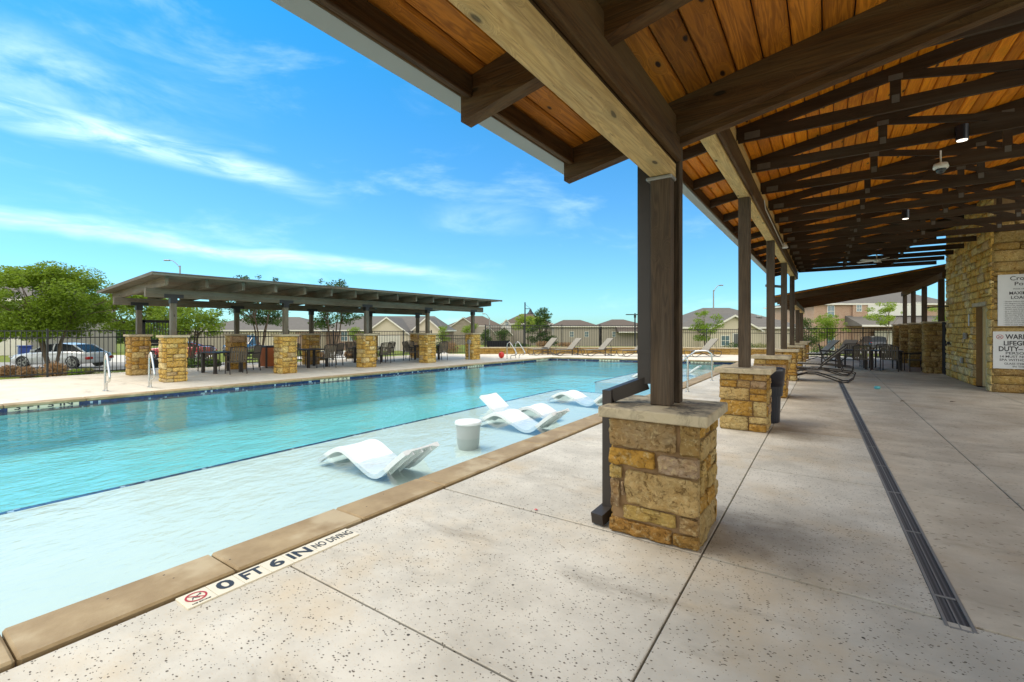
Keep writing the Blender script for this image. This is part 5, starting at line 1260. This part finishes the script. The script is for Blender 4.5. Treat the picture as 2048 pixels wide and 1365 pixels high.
for px, py in ((1465, 634), (1518, 634)):
    v_ = thing('roof_vent', ('left' if px < 1500 else 'right') + ' small metal vent on the big gray roof', 'roof vent', PX(px, 54.6, H + (661 - py) * 54.6 / 920 - .1), YAW, 'roof vents'); MB().cbox(-.3, .3, -.2, .2, 0, .25, .05).build('hood', 'galvanized', v_)
house('two storey brick and white sided house at the right beyond the end fence', 1628, 1905, 60, 11, 608, 574, 'brick', 'roof_gray', ridge=(.52, .86), windows=[(1655, 1668, 612, 634, 0), (1710, 1719, 611, 623, .3), (1751, 1763, 609, 627, .3), (1787, 1794, 608, 622, .3), (1828, 1839, 606, 622, .3), (1655, 1668, 676, 700, 0)], patches=[(1703, 1732, .28, 'brick')], lower=[(1690, 1900, 632, 651, 2.6, 'brick')], doors=[(1706, 1721, 656, .2, 'door_gray')], garages=[(1742, 1800, 662, .6)])
sd_ = thing('house_annex', 'white sided upper storey joined to the brick house above the garage roof', 'house', PX(1820, 59.9), YAW)
k = 59.9 / 920; MB().box((1733 - 1820) * k, (1850 - 1820) * k, -.26, -.0, H + (661 - 632) * k, H + (661 - 609) * k).build('siding', 'siding_white', sd_)
m = MB()
for j in range(14): m.box((1733 - 1820) * k, (1850 - 1820) * k, -.275, -.262, H + (661 - 631) * k + j * .105, H + (661 - 631) * k + j * .105 + .085)
m.build('siding_boards', 'siding_white', sd_, kind='stuff')
house('low house with gray roof left of the brick house', 1604, 1640, 78, 9, 650, 627, 'stucco_taupe', 'roof_gray', ridge=(.6, .8))

# ---------------------------------------------------------------- vehicles
def car(label, cat, loc, rz, paint, kind='sedan', sc=1.):
    root = thing('parked_car', label, cat, loc, rz, 'cars parked beyond the fences'); L = 4.6; Wd = .9
    if kind == 'sedan':
        low = [(-2.3, .42, .72, .62), (-2.22, .30, .86, .78), (-1.7, .24, .95, .88), (-.9, .22, .98, .90), (.3, .22, .95, .90), (1.2, .22, .90, .89), (1.9, .24, .80, .85), (2.2, .28, .68, .76), (2.3, .40, .56, .60)]
        gh = [(-1.95, .93, .66), (-1.25, 1.33, .60), (-.5, 1.42, .60), (.1, 1.38, .60), (.55, 1.24, .62), (1.15, .90, .70)]
    elif kind == 'coupe':
        low = [(-2.3, .42, .78, .62), (-2.2, .30, .92, .80), (-1.6, .24, .98, .90), (-.6, .22, .95, .90), (.3, .22, .94, .90), (1.2, .22, .90, .89), (1.9, .24, .80, .85), (2.2, .28, .70, .76), (2.3, .40, .60, .60)]
        gh = [(-1.7, .95, .62), (-.9, 1.26, .56), (-.3, 1.33, .56), (.1, 1.28, .58), (.85, .93, .68)]
    else:
        low = [(-2.35, .45, .98, .78), (-2.3, .32, 1.04, .86), (-1.7, .26, 1.08, .94), (-.9, .26, 1.08, .95), (.3, .26, 1.06, .95), (1.2, .26, 1.05, .94), (1.9, .28, 1.00, .90), (2.2, .32, .90, .82), (2.3, .45, .76, .7)]
        gh = [(-2.28, 1.04, .78), (-2.05, 1.62, .70), (-1.2, 1.74, .70), (-.2, 1.74, .70), (.35, 1.62, .70), (1.1, 1.04, .76)]
    v = []; f = []
    for x, zb, zt, w in low: v += [(x, -w * .9, zb), (x, -w, zb + .16), (x, -w, zt - .16), (x, -w * .90, zt - .03), (x, -w * .55, zt), (x, w * .55, zt), (x, w * .90, zt - .03), (x, w, zt - .16), (x, w, zb + .16), (x, w * .9, zb)]
    n = 10
    for i in range(len(low) - 1):
        for j in range(n): a = i * n + j; b = i * n + (j + 1) % n; f.append((a, b, b + n, a + n))
    f += [tuple(range(n - 1, -1, -1)), tuple(range((len(low) - 1) * n, len(low) * n))]
    body = MB().add(v, f).build('body', paint, root, smooth=True)
    zb = [lerp(.96, .90, i / (len(gh) - 1)) if kind != 'suv' else 1.05 for i in range(len(gh))]
    v = []; f = []; n = 4
    for (x, z, w), z0 in zip(gh, zb):
        t_ = max(0, (z - z0)); v += [(x, -(w + t_ * .30), z0 - .06), (x, -w, z - .02), (x, w, z - .02), (x, (w + t_ * .30), z0 - .06)]
    for i in range(len(gh) - 1):
        for j in range(3): a = i * n + j; f.append((a, a + 1, a + 1 + n, a + n))
    f += [(3, 2, 1, 0), tuple(range((len(gh) - 1) * n, len(gh) * n))]
    MB().add(v, f).build('windows', 'car_glass', root)
    rf = MB(); q = gh[1:-1]
    v = [(x, s * w * .98, z + (.012 if abs(s) < 1 else -.01)) for x, z, w in q for s in (-1, -.5, .5, 1)]
    f = [(i * 4 + j, i * 4 + j + 1, (i + 1) * 4 + j + 1, (i + 1) * 4 + j) for i in range(len(q) - 1) for j in range(3)]
    rf.add(v, f)
    for s in (-1, 1):
        mi = len(gh) // 2
        for i in (0, len(gh) - 2): rf.bar((gh[i][0], s * (gh[i][2] + max(0, gh[i][1] - .95) * .3 + .0), gh[i][1] - .03), (gh[i + 1][0], s * gh[i + 1][2], gh[i + 1][1] - .01), .06, .05)
        rf.bar((gh[mi][0] - .3, s * (gh[mi][2] + .16), .95), (gh[mi][0] - .3, s * (gh[mi][2] + .005), gh[mi][1] - .02), .07, .035)
    rf.build('roof', paint, root, smooth=False)
    rw = .33 if kind != 'suv' else .37
    for x in (-1.42, 1.38):
        for s in (-1, 1):
            y = s * (Wd - .02); wh = MB(); pts = [(x, y - s * .18, rw), (x, y + s * .01, rw)]
            ty = MB().tube(pts, rw, 22).build('wheel', 'black_plastic', root)
            rm = MB().tube([(x, y + s * .012, rw), (x, y + s * .02, rw)], rw * .30, 14)
            for q_ in range(5):
                a = q_ * 2 * math.pi / 5; rm.bar((x, y + s * .016, rw), (x + math.cos(a) * rw * .68, y + s * .016, rw + math.sin(a) * rw * .68), .03, .07)
            rm.tube([(x + math.cos(a) * rw * .68, y + s * .014, rw + math.sin(a) * rw * .68) for a in [i * math.pi / 9 for i in range(19)]], .02, 5, False)
            rm.build('rim', 'galvanized', ty)
            MB().tube([(x + math.cos(a) * (rw + .035), y + s * .0, rw + math.sin(a) * (rw + .035)) for a in [i * math.pi / 9 for i in range(10)]], .035, 6).build('wheel_arch', 'black_plastic', root)
    w_ = low[0][3]
    for s in (-1, 1):
        MB().cbox(-2.31, -2.10, s * .68 - .17, s * .68 + .17, low[0][2] - (.22 if kind != 'suv' else .14), low[0][2] + (-.06 if kind != 'suv' else .04), .03).build('tail_light', 'tail_light', root)
        MB().cbox(2.05, 2.29, s * .62 - .16, s * .62 + .16, .60, .70, .03).build('headlight', 'sign_board', root)
        MB().cbox(.62, .80, s * .98 - .07, s * .98 + .07, .95, 1.07, .03).build('mirror', paint, root)
    for s in (-1, 1):
        m = MB()
        for x in (-.75, .25): m.box(x - .006, x + .006, s * .905 - .012, s * .905 + .004, .42, .88)
        m.build('door_gap', 'black_plastic', root)
    MB().box(-2.345, -2.31, -.26, .26, .60 if kind != 'suv' else .70, .73 if kind != 'suv' else .84).build('number_plate', 'sign_board', root); MB().cbox(2.22, 2.32, -.45, .45, .34, .50, .02).build('grille', 'black_plastic', root)
    root.scale = (sc,) * 3; return root
x, y, _ = PX(124, 23.6); car('white sedan parked along the road behind the left fence and big tree', 'car', (x, y, tz(x, y) + .05), YAW + math.pi, 'paint_white', 'sedan', .88)
x, y, _ = PX(357, 33.0); car('red coupe parked behind the gate and first pergola pillar', 'car', (x, y, tz(x, y) + .05), YAW + math.pi + .35, 'paint_red', 'coupe', .95)
x, y, _ = PX(484, 40); car('dark gray sport utility vehicle behind the second back pillar', 'suv', (x, y, tz(x, y) + .05), YAW - R(75), 'paint_dark', 'suv')
x, y, _ = PX(1742, 55.5); car('black sport utility vehicle seen from behind in the driveway of the brick house', 'suv', (x, y, -.84), YAW + R(73), 'paint_black', 'suv', .95)

# ---------------------------------------------------------------- lights and posts
def cobra(px, d, ytop, side, label, yb=705, arm=24):
    k = d / 920; x, y, _ = PX(px, d); zt_ = H - (ytop - 661) * k; r = thing('street_light', label, 'street light', (x, y, tz(x, y)), YAW, 'street lights'); h = zt_ - tz(x, y); a = arm * k * side
    MB().tube([(0, 0, 0), (0, 0, h - .6), ], [.10, .075], 10).build('pole', 'galvanized', r); MB().tube(catmull3([(0, 0, h - .9), (a * .3, 0, h - .45), (a * .7, 0, h - .08), (a, 0, h)]), .04, 6).build('arm', 'galvanized', r)
    MB().cbox(min(a, a * 1.6), max(a, a * 1.6), -.12, .12, h - .07, h + .06, .03).build('lamp_head', 'galvanized', r)
cobra(360, 52, 521, -1, 'gray street light rising behind the left end of the pergola roof', arm=20)
cobra(979, 70, 628, -1, 'thin gray street light right of the last pergola pillar', arm=9)
cobra(1427, 58, 571, 1, 'street light standing behind the near post, arm to the right', arm=12)
def PZ(yy, d): return H - (yy - 661) * d / 920
d = 34; x, y, _ = PX(1050, d); r = thing('bell_lamp_post', 'tall black post with a bell shaped lamp hung from a short arm', 'lamp post', (x, y, 0), YAW); k = d / 920
MB().tube([(0, 0, tz(x, y)), (0, 0, PZ(605, d))], .045, 8).build('pole', 'iron', r); MB().tube([(0, 0, PZ(618, d)), (11 * k, 0, PZ(618, d))], .022, 6).tube([(0, 0, PZ(609, d)), (11 * k, 0, PZ(618, d))], .010, 5).build('arm', 'iron', r)
z = PZ(618, d); MB().lathe([(.03, z), (.08, z - .08), (.12, z - .20), (.26, z - .36), (.27, z - .40), (.02, z - .40)], 16, (11 * k, 0)).build('lamp_shade', 'iron', r)
d = 40; x, y, _ = PX(1270, d); r = thing('two_armed_light', 'dark pole with two flat lamp arms left of the downspout', 'lamp post', (x, y, 0), YAW); k = d / 920
MB().tube([(0, 0, tz(x, y)), (0, 0, PZ(627, d))], .06, 8).build('pole', 'iron', r)
for s in (-1, 1): MB().cbox(min(s * .1, s * 18 * k), max(s * .1, s * 18 * k), -.12, .12, PZ(630.5, d), PZ(628.8, d), .01).build('lamp_arm', 'iron', r)
MB().lathe([(.10, PZ(636, d)), (.10, PZ(630, d))], 10).build('collar', 'iron', r)
# small yard things
x, y, _ = PX(52, 22.6); r = thing('blue_bin', 'blue bin standing behind the big tree trunks', 'bin', (*PX(50, 30)[:2], tz(*PX(50, 30)[:2]))); MB().cbox(-.3, .3, -.3, .3, 0, 1.0, .05).build('body', simple('blue_plastic', (.02, .05, .22), .4), r); MB().cbox(-.33, .33, -.33, .33, 1.0, 1.08, .02).build('lid', 'blue_plastic', r)
